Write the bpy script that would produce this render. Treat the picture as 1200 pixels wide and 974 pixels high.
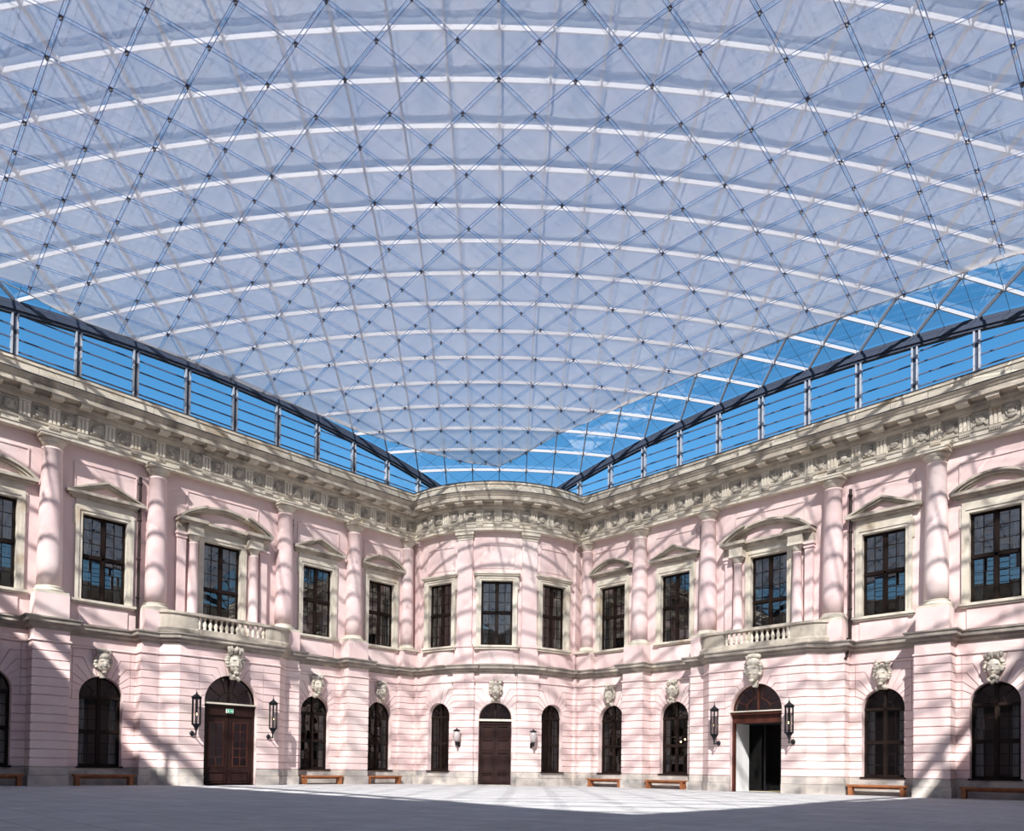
import bpy, bmesh, math, random
from mathutils import Vector, Matrix
random.seed(7)
S = bpy.context.scene
for o in list(bpy.data.objects): bpy.data.objects.remove(o)
COL = S.collection
PI = math.pi
S2 = math.sqrt(.5)

# ---------------------------------------------------------------- camera
F_PX, CX, CY = 863.112, 593.737, 885.0785
cam = bpy.data.cameras.new('camera'); cam_o = bpy.data.objects.new('camera', cam); COL.objects.link(cam_o)
cam.sensor_fit = 'HORIZONTAL'; cam.sensor_width = 36
cam.lens = F_PX/1200*36
cam.shift_x = (600-CX)/1200; cam.shift_y = (CY-487)/1200
cam.clip_end = 500; cam.clip_start = .05
def cam_matrix(p, r, y):
    cp, sp, cr, sr, cy, sy = math.cos(p), math.sin(p), math.cos(r), math.sin(r), math.cos(y), math.sin(y)
    Rz = Matrix(((cy, sy, 0), (-sy, cy, 0), (0, 0, 1))); Rx = Matrix(((1, 0, 0), (0, cp, sp), (0, -sp, cp)))
    Ry = Matrix(((cr, 0, sr), (0, 1, 0), (-sr, 0, cr)))
    R = Ry @ Rx @ Rz
    rt, fw, up = R[0], R[1], R[2]
    return Matrix(((rt[0], up[0], -fw[0]), (rt[1], up[1], -fw[1]), (rt[2], up[2], -fw[2])))
CAMP = Vector((.3962, -50.7582, .951))
cam_o.matrix_world = Matrix.Translation(CAMP) @ cam_matrix(.0195, .0138, -.0069).to_4x4()
S.camera = cam_o

# ---------------------------------------------------------------- light, sky, exposure
S.view_settings.view_transform = 'Standard'; S.view_settings.look = 'None'; S.view_settings.gamma = 1
S.view_settings.use_curve_mapping = False
S.view_settings.exposure = 0.06
SUN_DIR = Vector((3.4, 20.9, -17.7)).normalized()
sun = bpy.data.lights.new('sun', 'SUN'); sun.energy = 17.0; sun.angle = math.radians(.8); sun.color = (1, .96, .93)
sun_o = bpy.data.objects.new('sun', sun); COL.objects.link(sun_o)
sun_o.rotation_euler = SUN_DIR.to_track_quat('-Z', 'Y').to_euler(); sun_o.location = (-10, -80, 80)
W = bpy.data.worlds.new('sky'); S.world = W; W.use_nodes = True
nt = W.node_tree; nt.nodes.clear()
sky = nt.nodes.new('ShaderNodeTexSky'); sky.sky_type = 'NISHITA'; sky.sun_disc = False
sky.sun_elevation = math.asin(-SUN_DIR.z); sky.sun_rotation = math.atan2(-SUN_DIR.x, -SUN_DIR.y)
sky.air_density = 1.0; sky.dust_density = .3; sky.ozone_density = .6
hs = nt.nodes.new('ShaderNodeHueSaturation'); hs.inputs['Saturation'].default_value = 1.4; hs.inputs['Hue'].default_value = .493
bg = nt.nodes.new('ShaderNodeBackground'); bg.inputs['Strength'].default_value = .19
wo = nt.nodes.new('ShaderNodeOutputWorld')
nt.links.new(sky.outputs[0], hs.inputs['Color']); nt.links.new(hs.outputs[0], bg.inputs[0]); nt.links.new(bg.outputs[0], wo.inputs[0])

# ---------------------------------------------------------------- materials
def new_mat(name):
    m = bpy.data.materials.new(name); m.use_nodes = True; m.node_tree.nodes.clear()
    return m, m.node_tree.nodes, m.node_tree.links
def pbr(name, col, rough=.8, metal=0, col2=None, scale=1.0, detail=5, contrast=(.35, .65), col3=None, scale3=.3, range3=(.55, .75),
        bump=0, bump_scale=20, spec=.3, streak=1.0):
    m, N, L = new_mat(name)
    out = N.new('ShaderNodeOutputMaterial'); b = N.new('ShaderNodeBsdfPrincipled'); L.new(b.outputs[0], out.inputs[0])
    b.inputs['Roughness'].default_value = rough; b.inputs['Metallic'].default_value = metal
    b.inputs['Specular IOR Level'].default_value = spec
    b.inputs['Base Color'].default_value = (*col, 1)
    geo = N.new('ShaderNodeNewGeometry')
    src = geo.outputs['Position']
    if streak != 1.0:
        mp = N.new('ShaderNodeMapping'); mp.inputs['Scale'].default_value = (1, 1, streak); L.new(src, mp.inputs[0]); src = mp.outputs[0]
    def layer(c_in, c_new, sc, rg, first):
        n = N.new('ShaderNodeTexNoise'); n.inputs['Scale'].default_value = sc; n.inputs['Detail'].default_value = detail
        L.new(src, n.inputs['Vector'])
        r = N.new('ShaderNodeMapRange'); r.inputs[1].default_value = rg[0]; r.inputs[2].default_value = rg[1]; r.clamp = True
        L.new(n.outputs['Fac'], r.inputs[0])
        mx = N.new('ShaderNodeMix'); mx.data_type = 'RGBA'; L.new(r.outputs[0], mx.inputs['Factor'])
        if first: mx.inputs['A'].default_value = (*c_in, 1)
        else: L.new(c_in, mx.inputs['A'])
        mx.inputs['B'].default_value = (*c_new, 1)
        return mx.outputs['Result']
    c = None
    if col2: c = layer(col, col2, scale, contrast, True)
    if col3: c = layer(c if c else col, col3, scale3, range3, c is None)
    if c: L.new(c, b.inputs['Base Color'])
    if bump:
        n = N.new('ShaderNodeTexNoise'); n.inputs['Scale'].default_value = bump_scale; n.inputs['Detail'].default_value = 4
        L.new(geo.outputs['Position'], n.inputs['Vector'])
        bp = N.new('ShaderNodeBump'); bp.inputs['Strength'].default_value = bump; bp.inputs['Distance'].default_value = .02
        L.new(n.outputs['Fac'], bp.inputs['Height']); L.new(bp.outputs[0], b.inputs['Normal'])
    return m
def emit(name, col, s):
    m, N, L = new_mat(name); out = N.new('ShaderNodeOutputMaterial'); e = N.new('ShaderNodeEmission')
    e.inputs[0].default_value = (*col, 1); e.inputs[1].default_value = s; L.new(e.outputs[0], out.inputs[0]); return m
def glass(name, tint, refl, rough=.0):
    m, N, L = new_mat(name); out = N.new('ShaderNodeOutputMaterial')
    t = N.new('ShaderNodeBsdfTransparent'); t.inputs[0].default_value = (*tint, 1)
    g = N.new('ShaderNodeBsdfGlossy'); g.inputs['Roughness'].default_value = rough
    f = N.new('ShaderNodeFresnel'); f.inputs['IOR'].default_value = 1.5
    k = N.new('ShaderNodeMath'); k.operation = 'MULTIPLY'; k.inputs[1].default_value = refl; k.use_clamp = True
    mx = N.new('ShaderNodeMixShader'); L.new(f.outputs[0], k.inputs[0]); L.new(k.outputs[0], mx.inputs[0])
    L.new(t.outputs[0], mx.inputs[1]); L.new(g.outputs[0], mx.inputs[2]); L.new(mx.outputs[0], out.inputs[0]); return m
def membrane_mat(name, trans):
    # a perforated fabric: the slanter you look (or the light falls) through it, the less passes straight through
    m, N, L = new_mat(name); out = N.new('ShaderNodeOutputMaterial')
    lw = N.new('ShaderNodeLayerWeight'); lw.inputs[0].default_value = .5
    c = N.new('ShaderNodeMath'); c.operation = 'SUBTRACT'; c.inputs[0].default_value = 1.0; L.new(lw.outputs['Facing'], c.inputs[1])
    mn = N.new('ShaderNodeMath'); mn.operation = 'MAXIMUM'; mn.inputs[1].default_value = .05; L.new(c.outputs[0], mn.inputs[0])
    dv = N.new('ShaderNodeMath'); dv.operation = 'DIVIDE'; dv.inputs[0].default_value = math.log(trans); sq = N.new('ShaderNodeMath'); sq.operation = 'MULTIPLY'; L.new(mn.outputs[0], sq.inputs[0]); L.new(mn.outputs[0], sq.inputs[1]); L.new(sq.outputs[0], dv.inputs[1])
    ex = N.new('ShaderNodeMath'); ex.operation = 'EXPONENT'; L.new(dv.outputs[0], ex.inputs[0])
    tr = N.new('ShaderNodeBsdfTransparent')
    geo = N.new('ShaderNodeNewGeometry')
    n = N.new('ShaderNodeTexNoise'); n.inputs['Scale'].default_value = .35; n.inputs['Detail'].default_value = 4; L.new(geo.outputs['Position'], n.inputs['Vector'])
    mx = N.new('ShaderNodeMix'); mx.data_type = 'RGBA'; mx.inputs['A'].default_value = (.84, .86, .95, 1); mx.inputs['B'].default_value = (.96, .96, .99, 1)
    r = N.new('ShaderNodeMapRange'); r.inputs[1].default_value = .35; r.inputs[2].default_value = .65; L.new(n.outputs['Fac'], r.inputs[0]); L.new(r.outputs[0], mx.inputs['Factor'])
    tl = N.new('ShaderNodeBsdfTranslucent'); df = N.new('ShaderNodeBsdfDiffuse')
    L.new(mx.outputs['Result'], tl.inputs[0]); L.new(mx.outputs['Result'], df.inputs[0])
    a = N.new('ShaderNodeMixShader'); a.inputs[0].default_value = .91; L.new(tl.outputs[0], a.inputs[1]); L.new(df.outputs[0], a.inputs[2])
    b = N.new('ShaderNodeMixShader'); L.new(ex.outputs[0], b.inputs[0]); L.new(a.outputs[0], b.inputs[1]); L.new(tr.outputs[0], b.inputs[2])
    L.new(b.outputs[0], out.inputs[0]); return m

M = {}
M['plaster'] = pbr('pink_plaster', (.78, .605, .575), .9, col2=(.71, .53, .51), scale=.9, col3=(.84, .70, .66), scale3=.45, range3=(.5, .7), bump=.15, bump_scale=9, streak=.5)
M['rustic'] = pbr('pink_rustic_plaster', (.76, .595, .565), .9, col2=(.69, .52, .50), scale=1.1, col3=(.84, .71, .66), scale3=.4, range3=(.5, .72), bump=.2, bump_scale=10)
M['stone'] = pbr('pale_sandstone', (.72, .66, .55), .85, col2=(.58, .52, .43), scale=1.6, col3=(.40, .36, .31), scale3=1.1, range3=(.58, .8), bump=.3, bump_scale=16, streak=1.6)
M['surround'] = pbr('cream_surround', (.68, .625, .52), .85, col2=(.57, .51, .42), scale=1.7, col3=(.44, .34, .22), scale3=.9, range3=(.57, .75), bump=.2, bump_scale=16)
M['cornice'] = pbr('weathered_cornice_stone', (.56, .50, .41), .85, col2=(.38, .33, .27), scale=1.5, col3=(.20, .18, .155), scale3=1.1, range3=(.54, .72), bump=.3, bump_scale=14, streak=.6)
M['string'] = pbr('grey_string_course_stone', (.36, .315, .265), .85, col2=(.23, .205, .18), scale=1.6, col3=(.56, .50, .40), scale3=.9, range3=(.58, .72), bump=.3, bump_scale=14)
M['plinth'] = pbr('plinth_stone', (.54, .48, .42), .85, col2=(.39, .355, .33), scale=1.8, col3=(.25, .24, .23), scale3=1.2, range3=(.54, .7), bump=.35, bump_scale=12)
M['relief'] = pbr('carved_relief_stone', (.54, .49, .41), .85, col2=(.29, .265, .23), scale=2.6, bump=.4, bump_scale=12)
M['head'] = pbr('carved_head_stone', (.60, .54, .45), .85, col2=(.33, .30, .26), scale=5, bump=.4, bump_scale=25)
M['frame'] = pbr('dark_window_frame', (.014, .008, .006), .6, spec=.15)
M['door'] = pbr('dark_brown_door', (.026, .010, .007), .6, col2=(.016, .006, .005), scale=3, streak=.2, spec=.2)
M['mahogany'] = pbr('mahogany', (.085, .024, .014), .5, col2=(.045, .012, .008), scale=3, streak=.2)
M['pane'] = glass('window_glass', (.75, .78, .80), 5.0)
M['panedark'] = glass('smoked_door_glass', (.35, .36, .38), .5)
M['paneg'] = glass('ground_window_glass', (.6, .62, .64), 1.6)
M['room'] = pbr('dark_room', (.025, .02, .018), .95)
M['curtain'] = pbr('white_curtain', (.62, .60, .56), .9, col2=(.5, .48, .45), scale=3, streak=.05)
M['steel'] = pbr('dark_steel', (.035, .045, .07), .45, metal=.3)
M['bar'] = pbr('grey_white_painted_steel', (.22, .225, .245), .6, metal=.0, spec=.2)
M['post'] = pbr('silver_post', (.36, .38, .42), .35, metal=.5)
M['cable'] = pbr('steel_cable', (.08, .10, .16), .45, metal=.5)
M['seam'] = pbr('membrane_seam', (.20, .28, .52), .6)
M['clip'] = pbr('steel_clip', (.12, .12, .13), .45, metal=.5)
M['roofglass'] = glass('roof_glass', (.95, .97, .98), .18)
M['membrane'] = membrane_mat('stretch_membrane', .72)
M['floor'] = None
M['bench'] = pbr('orange_brown_wood', (.34, .13, .055), .5, col2=(.24, .085, .035), scale=4, streak=.3)
M['iron'] = pbr('black_iron', (.015, .016, .02), .45, metal=.4)
M['lampglass'] = glass('lantern_glass', (.9, .9, .9), 1.0)
M['milk'] = pbr('milky_lamp_glass', (.42, .37, .36), .3)
M['flame'] = emit('flame', (1, .75, .35), 12)
M['pipe'] = pbr('dark_copper_pipe', (.04, .025, .025), .5, metal=.3)
M['green'] = pbr('sign_green', (.02, .35, .15), .5)
M['signwhite'] = pbr('sign_white', (.85, .88, .85), .5)
M['white'] = pbr('white_paint', (.78, .77, .75), .7)
M['jointdark'] = pbr('lead_flashing', (.08, .075, .08), .6)
def floor_mat():
    m = pbr('pale_paving', (.50, .49, .485), .8, col2=(.43, .42, .42), scale=.5, col3=(.56, .55, .535), scale3=1.3, range3=(.5, .7), bump=.1, bump_scale=8)
    N, L = m.node_tree.nodes, m.node_tree.links
    b = [n for n in N if n.type == 'BSDF_PRINCIPLED'][0]
    old = b.inputs['Base Color'].links[0].from_socket
    geo = N.new('ShaderNodeNewGeometry'); mp = N.new('ShaderNodeMapping'); mp.inputs['Rotation'].default_value = (0, 0, PI/4); L.new(geo.outputs['Position'], mp.inputs[0])
    br = N.new('ShaderNodeTexBrick'); br.inputs['Scale'].default_value = 1; br.inputs['Mortar Size'].default_value = .012
    br.inputs['Brick Width'].default_value = 1.2; br.inputs['Row Height'].default_value = .8
    br.inputs['Color1'].default_value = (1, 1, 1, 1); br.inputs['Color2'].default_value = (.9, .9, .9, 1); br.inputs['Mortar'].default_value = (.5, .5, .5, 1)
    L.new(mp.outputs[0], br.inputs[0])
    mx = N.new('ShaderNodeMix'); mx.data_type = 'RGBA'; mx.blend_type = 'MULTIPLY'; mx.inputs['Factor'].default_value = 1
    L.new(old, mx.inputs['A']); L.new(br.outputs[0], mx.inputs['B']); L.new(mx.outputs['Result'], b.inputs['Base Color'])
    return m
M['floor'] = floor_mat()

# ---------------------------------------------------------------- mesh builder (local axes: x right along the wall, y into the wall, z up)
class MB:
    def __init__(s): s.v = []; s.f = []; s.sm = set()
    def quad(s, a, b, c, d):
        n = len(s.v); s.v += [a, b, c, d]; s.f.append((n, n+1, n+2, n+3)); return s
    def poly(s, pts):
        n = len(s.v); s.v += pts; s.f.append(tuple(range(n, n+len(pts)))); return s
    def box(s, x0, x1, y0, y1, z0, z1):
        n = len(s.v)
        s.v += [(x0,y0,z0),(x1,y0,z0),(x1,y1,z0),(x0,y1,z0),(x0,y0,z1),(x1,y0,z1),(x1,y1,z1),(x0,y1,z1)]
        s.f += [tuple(n+i for i in q) for q in ((0,3,2,1),(4,5,6,7),(0,1,5,4),(1,2,6,5),(2,3,7,6),(3,0,4,7))]
        return s
    def prism(s, pts, y0, y1):            # pts (x,z) counter-clockwise seen from the court, front face at y0
        n = len(s.v); k = len(pts)
        s.v += [(x, y0, z) for x, z in pts] + [(x, y1, z) for x, z in pts]
        s.f.append(tuple(range(n, n+k))); s.f.append(tuple(range(n+2*k-1, n+k-1, -1)))
        for i in range(k):
            j = (i+1) % k; s.f.append((n+j, n+i, n+k+i, n+k+j))
        return s
    def strip(s, a, b, y0, y1):           # band between two (x,z) curves, extruded in y
        for i in range(len(a)-1):
            s.prism([a[i], a[i+1], b[i+1], b[i]], y0, y1)
        return s
    def lathe(s, cx, cy, prof, seg=16, smooth=True):
        n = len(s.v); k = len(prof)
        for r, z in prof:
            for i in range(seg):
                t = 2*PI*i/seg; s.v.append((cx+r*math.cos(t), cy+r*math.sin(t), z))
        for j in range(k-1):
            for i in range(seg):
                i2 = (i+1) % seg
                if smooth: s.sm.add(len(s.f))
                s.f.append((n+j*seg+i, n+j*seg+i2, n+(j+1)*seg+i2, n+(j+1)*seg+i))
        s.f.append(tuple(n+i for i in range(seg-1, -1, -1))); s.f.append(tuple(n+(k-1)*seg+i for i in range(seg)))
        return s
    def tube(s, pts, r, seg=6):
        n = len(s.v); P = [Vector(p) for p in pts]
        for i, p in enumerate(P):
            d = (P[min(i+1, len(P)-1)]-P[max(i-1, 0)]).normalized()
            a = d.cross(Vector((0, 0, 1)))
            if a.length < .01: a = d.cross(Vector((1, 0, 0)))
            a.normalize(); b = d.cross(a)
            for k in range(seg):
                t = 2*PI*k/seg; s.v.append(tuple(p+a*(r*math.cos(t))+b*(r*math.sin(t))))
        for i in range(len(P)-1):
            for k in range(seg):
                k2 = (k+1) % seg; s.f.append((n+i*seg+k, n+i*seg+k2, n+(i+1)*seg+k2, n+(i+1)*seg+k))
        s.f.append(tuple(n+k for k in range(seg-1, -1, -1))); s.f.append(tuple(n+(len(P)-1)*seg+k for k in range(seg)))
        return s
    def bar(s, a, b, w, h):               # rectangular bar between two points, h measured up
        a, b = Vector(a), Vector(b); d = (b-a).normalized(); sd = d.cross(Vector((0, 0, 1)))
        if sd.length < .01: sd = Vector((1, 0, 0))
        sd.normalize(); up = sd.cross(d); n = len(s.v)
        for p in (a, b):
            for i, j in ((-1,-1),(1,-1),(1,1),(-1,1)): s.v.append(tuple(p+sd*(i*w/2)+up*(j*h/2)))
        s.f += [tuple(n+i for i in q) for q in ((3,2,1,0),(4,5,6,7),(0,1,5,4),(1,2,6,5),(2,3,7,6),(3,0,4,7))]
        return s
    def ball(s, c, r, sub=1, rnd=0):
        bm = bmesh.new(); bmesh.ops.create_icosphere(bm, subdivisions=sub, radius=1)
        n = len(s.v); bm.verts.index_update()
        for v in bm.verts:
            k = 1+random.uniform(-rnd, rnd); s.v.append((c[0]+v.co.x*r[0]*k, c[1]+v.co.y*r[1]*k, c[2]+v.co.z*r[2]*k))
        for f in bm.faces: s.sm.add(len(s.f)); s.f.append(tuple(n+v.index for v in f.verts))
        bm.free(); return s
    def mesh(s, name, mat, bend=None):
        v = s.v
        if bend:
            R = bend; v = [(math.sin(x/R)*(R-y), R-math.cos(x/R)*(R-y), z) for x, y, z in v]
        me = bpy.data.meshes.new(name); me.from_pydata([tuple(p) for p in v], [], s.f); me.materials.append(mat)
        for i in s.sm: me.polygons[i].use_smooth = True
        return me
    def build(s, name, mat, parent=None, loc=(0,0,0), rz=0, bend=None):
        return put(name, s.mesh(name, mat, bend), parent, loc, rz)
def put(name, me, parent=None, loc=(0,0,0), rz=0):
    o = bpy.data.objects.new(name, me); COL.objects.link(o); o.location = loc; o.rotation_euler = (0, 0, rz); o.parent = parent
    return o
def empty(name, loc=(0,0,0), rz=0, parent=None):
    o = bpy.data.objects.new(name, None); COL.objects.link(o); o.location = loc; o.rotation_euler = (0, 0, rz); o.parent = parent
    o.empty_display_size = .2
    return o
def structure(o): o['kind'] = 'structure'; return o
def tag(o, label, cat, group=None):
    o['label'] = label; o['category'] = cat
    if group: o['group'] = group
    return o
def dup(root, loc, rz, parent=None):
    r = root.copy(); COL.objects.link(r); r.location = loc; r.rotation_euler = (0, 0, rz); r.parent = parent
    def rec(a, b):
        for ch in a.children:
            c = ch.copy(); COL.objects.link(c); c.parent = b; rec(ch, c)
    rec(root, r); return r

# ---------------------------------------------------------------- plan of the court
# u runs along a wall away from the corner, v out of the wall into the court
UC, RA, YC = 19.5, 6.25, -1.45
UFAR = 39.9
CA, CB, C1, C2 = 3.27, 7.62, 9.72, 5.42
def P(side, u, v):
    return (S2*(-u+v), -S2*(u+v)) if side == 'L' else (S2*(u-v), -S2*(u+v))
def PA(th, v): return (math.sin(th)*(RA+v), YC-math.cos(th)*(RA+v))
def fold_u(vw, va):
    R = RA+va; k = 1.0253
    return k+math.sqrt(k*k-(vw*vw-2*k*vw+2.1025-R*R))
def fold_th(vw, va):
    x, y = P('R', fold_u(vw, va), vw); return math.atan2(x, YC-y)
def frame(side, c, v=0):                  # location and rotation of a local frame on a wall
    if side == 'A':
        x, y = PA(c, v); return (x, y, 0), c
    x, y = P(side, c, v); return (x, y, 0), (PI/4 if side == 'L' else -PI/4)

def offset_line(pts, d):                  # offset to the right-hand (court) side with mitres
    n = len(pts); out = []
    for i in range(n):
        ds = []
        for a, b in ((i-1, i), (i, i+1)):
            if a >= 0 and b < n:
                dx, dy = pts[b][0]-pts[a][0], pts[b][1]-pts[a][1]; l = math.hypot(dx, dy)
                if l > 1e-6: ds.append((dy/l, -dx/l))
        if len(ds) == 1: nx, ny = ds[0]; k = 1
        else:
            nx, ny = ds[0][0]+ds[1][0], ds[0][1]+ds[1][1]; q = nx*nx+ny*ny
            k = 2/q if q > .3 else 2/.3
        out.append((pts[i][0]+nx*k*d, pts[i][1]+ny*k*d))
    return out
def sweep(mb, pts, prof, closed=True, cap=True):   # prof list of (d,z); closed profile makes a solid moulding
    rows = [[(x, y, z) for x, y in offset_line(pts, d)] for d, z in prof]
    n0 = len(mb.v); k = len(prof); m = len(pts)
    for r in rows: mb.v += r
    for j in range(k if closed else k-1):
        j2 = (j+1) % k
        for i in range(m-1): mb.f.append((n0+j*m+i, n0+j*m+i+1, n0+j2*m+i+1, n0+j2*m+i))
    if closed and cap:
        mb.f.append(tuple(n0+j*m for j in range(k))); mb.f.append(tuple(n0+j*m+m-1 for j in range(k-1, -1, -1)))
    return mb

# ground-floor outline as breakpoints: each item ('R'/'L' wall: (u,v); apse: (theta,v))
VP, VB, VF, VFA, VPA = 1.35, .85, .30, .22, .14
PB, PA_ = .65, .68
def wall_outline():                       # from the fold outwards, (u,v)
    return [(fold_u(VF, VFA), VF), (8.5, VF), (8.5, 0), (UC-CB-PB, 0), (UC-CB-PB, VB), (UC-CB+PB, VB), (UC-CB+PB, 0),
            (UC-CA-PA_, 0), (UC-CA-PA_, .7), (UC-CA+.08, .7), (UC-2.5, VP), (UC+2.5, VP), (UC+CA-.08, .7), (UC+CA+PA_, .7), (UC+CA+PA_, 0),
            (UC+CB-PB, 0), (UC+CB-PB, VB), (UC+CB+PB, VB), (UC+CB+PB, 0), (UFAR, 0)]
def apse_outline():                       # theta from left fold to right fold
    tf = fold_th(VF, VFA); a = []
    def arc(t0, t1, v):
        k = max(2, int(abs(t1-t0)/.045)); return [(t0+(t1-t0)*i/k, v) for i in range(k+1)]
    ps, hw, fs = math.radians(17.5), .62/RA, .62/RA
    tb = fold_th(0, 0)
    segs = [(-tf, -tb+fs, VFA), (-tb+fs, -ps-hw, 0), (-ps-hw, -ps+hw, VPA), (-ps+hw, ps-hw, 0), (ps-hw, ps+hw, VPA), (ps+hw, tb-fs, 0), (tb-fs, tf, VFA)]
    for s in segs: a += arc(*s)
    return a
WO, AO = wall_outline(), apse_outline()
def cut(line, a, b):                      # part of an outline between two coordinates
    out = []
    for i, (u, v) in enumerate(line):
        if a-1e-9 <= u <= b+1e-9: out.append((u, v))
    def at(u, side):
        c = [i for i in range(len(line)-1) if line[i][0] <= u+1e-9 and line[i+1][0] >= u-1e-9 and line[i+1][0]-line[i][0] > 1e-9]
        i = c[-1] if side > 0 else c[0]
        t = (u-line[i][0])/(line[i+1][0]-line[i][0]); return (u, line[i][1]+t*(line[i+1][1]-line[i][1]))
    if not out or abs(out[0][0]-a) > 1e-6: out.insert(0, at(a, 1))
    if abs(out[-1][0]-b) > 1e-6: out.append(at(b, -1))
    return out
def to_xy(side, line):
    if side == 'A': return [PA(t, v) for t, v in line]
    if side == 'R': return [P('R', u, v) for u, v in line]
    return [P('L', u, v) for u, v in reversed(line)]

# openings of the ground floor: centre, half width, spring, sill, wall plane, kind
WG, ZG, ZSILL = .89, 4.87, .82
WP, ZP = 1.325, 5.34
AW = .78
OPEN = {'L': [(UC-C1, WG, 'g'), (UC-C2, WG, 'g'), (UC, WP, 'p'), (UC+C2, WG, 'g'), (UC+C1, WG, 'g')],
        'A': [(-math.radians(33), AW, 'a'), (0, .97, 'd'), (math.radians(33), AW, 'a')]}
OPEN['R'] = OPEN['L']
def spec(kind):
    return {'g': dict(w=WG, top=ZG, sill=ZSILL, W=1.2, v=0), 'p': dict(w=WP, top=ZP, sill=0, W=1.62, v=VP),
            'a': dict(w=AW, top=4.86, sill=ZSILL, W=1.08, v=0), 'd': dict(w=.97, top=4.87, sill=0, W=1.22, v=0)}[kind]
ZC = [.80+.367*k for k in range(8)] + [3.80, 4.17, 4.54, 4.91, 5.28, 5.65, 6.02]

walls = {'L': structure(empty('wall_left')), 'R': structure(empty('wall_right')), 'A': structure(empty('wall_corner'))}
WOF = {'L': WO, 'R': WO, 'A': AO}
for sd in 'LRA':
    walls[sd].location = (*( (0, YC-RA) if sd == 'A' else P(sd, UC, 0)), 0)
def wput(sd, name, me, loc, rz):
    q = walls[sd].location; return put(name, me, walls[sd], (loc[0]-q.x, loc[1]-q.y, loc[2]-q.z), rz)
def wbuild(sd, mb, name, mat):            # mesh given in world coordinates
    q = walls[sd].location; mb.v = [(x-q.x, y-q.y, z-q.z) for x, y, z in mb.v]; return mb.build(name, mat, walls[sd])

def half(sd, w): return w/RA if sd == 'A' else w
def chains(sd, key):
    line = WOF[sd]; a = line[0][0]; out = []
    for c, w, k in OPEN[sd]:
        e = half(sd, spec(k)[key]); out.append((a, c-e)); a = c+e
    out.append((a, line[-1][0])); return out
def shrink(poly, g):
    n = len(poly); out = []
    for i in range(n):
        p0, p1, p2 = poly[i-1], poly[i], poly[(i+1) % n]
        d1 = (p1[0]-p0[0], p1[1]-p0[1]); d2 = (p2[0]-p1[0], p2[1]-p1[1]); l1 = math.hypot(*d1) or 1; l2 = math.hypot(*d2) or 1
        n1 = (-d1[1]/l1, d1[0]/l1); n2 = (-d2[1]/l2, d2[0]/l2); nx, ny = n1[0]+n2[0], n1[1]+n2[1]; q = nx*nx+ny*ny
        k = 2/q if q > .5 else 4
        out.append((p1[0]+nx*k*g, p1[1]+ny*k*g))
    return out
JG, JD = .017, .05
def voussoirs(kind):
    s = spec(kind); w, W = s['w'], s['W']; zs = s['top']-w
    lv = [z for z in ZC if z > zs-.38]
    lv = [z for z in lv if z <= 6.03]
    first = max(z for z in ZC if z < zs+.001); lv = [z for z in ZC if z >= first-.001]
    n = len(lv)-1; ang = [0]+[math.radians(78)*(i/n)**1.0 for i in range(1, n+1)]
    polys = []
    def joint(i):
        if i == 0: return [(w, lv[0])]
        t = ang[i]; dz = lv[i]-zs; r = dz/math.sin(t); r = max(r, w+.02)
        cx, cz = r*math.cos(t), zs+r*math.sin(t)
        return [(w*math.cos(t), zs+w*math.sin(t)), (min(cx, W-.02), lv[i] if abs(cz-lv[i]) < .05 else cz)]
    for i in range(n):
        lo, hi = joint(i), joint(i+1)
        p = [(W, lv[i])] if True else []
        arc = [(w*math.cos(ang[i]+(ang[i+1]-ang[i])*k/3), zs+w*math.sin(ang[i]+(ang[i+1]-ang[i])*k/3)) for k in range(4)]
        if i == 0 and lv[0] < zs-.01: arc = [(w, lv[0])]+arc
        lower = [(W, lv[i])]+([lo[1]] if i > 0 else [])
        upper = [hi[1], (W, lv[i+1])]
        pts = lower+arc+upper            # right side, clockwise from outer low -> arc -> outer high
        polys.append(pts)
    # key block
    t = ang[n]; key = [(w*math.cos(t), zs+w*math.sin(t)), joint(n)[1], (-joint(n)[1][0], lv[n]), (-w*math.cos(t), zs+w*math.sin(t)), (0, zs+w)]
    return polys, key, first
VCACHE = {}
def area(p): return sum(p[i-1][0]*p[i][1]-p[i][0]*p[i-1][1] for i in range(len(p)))/2
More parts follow.
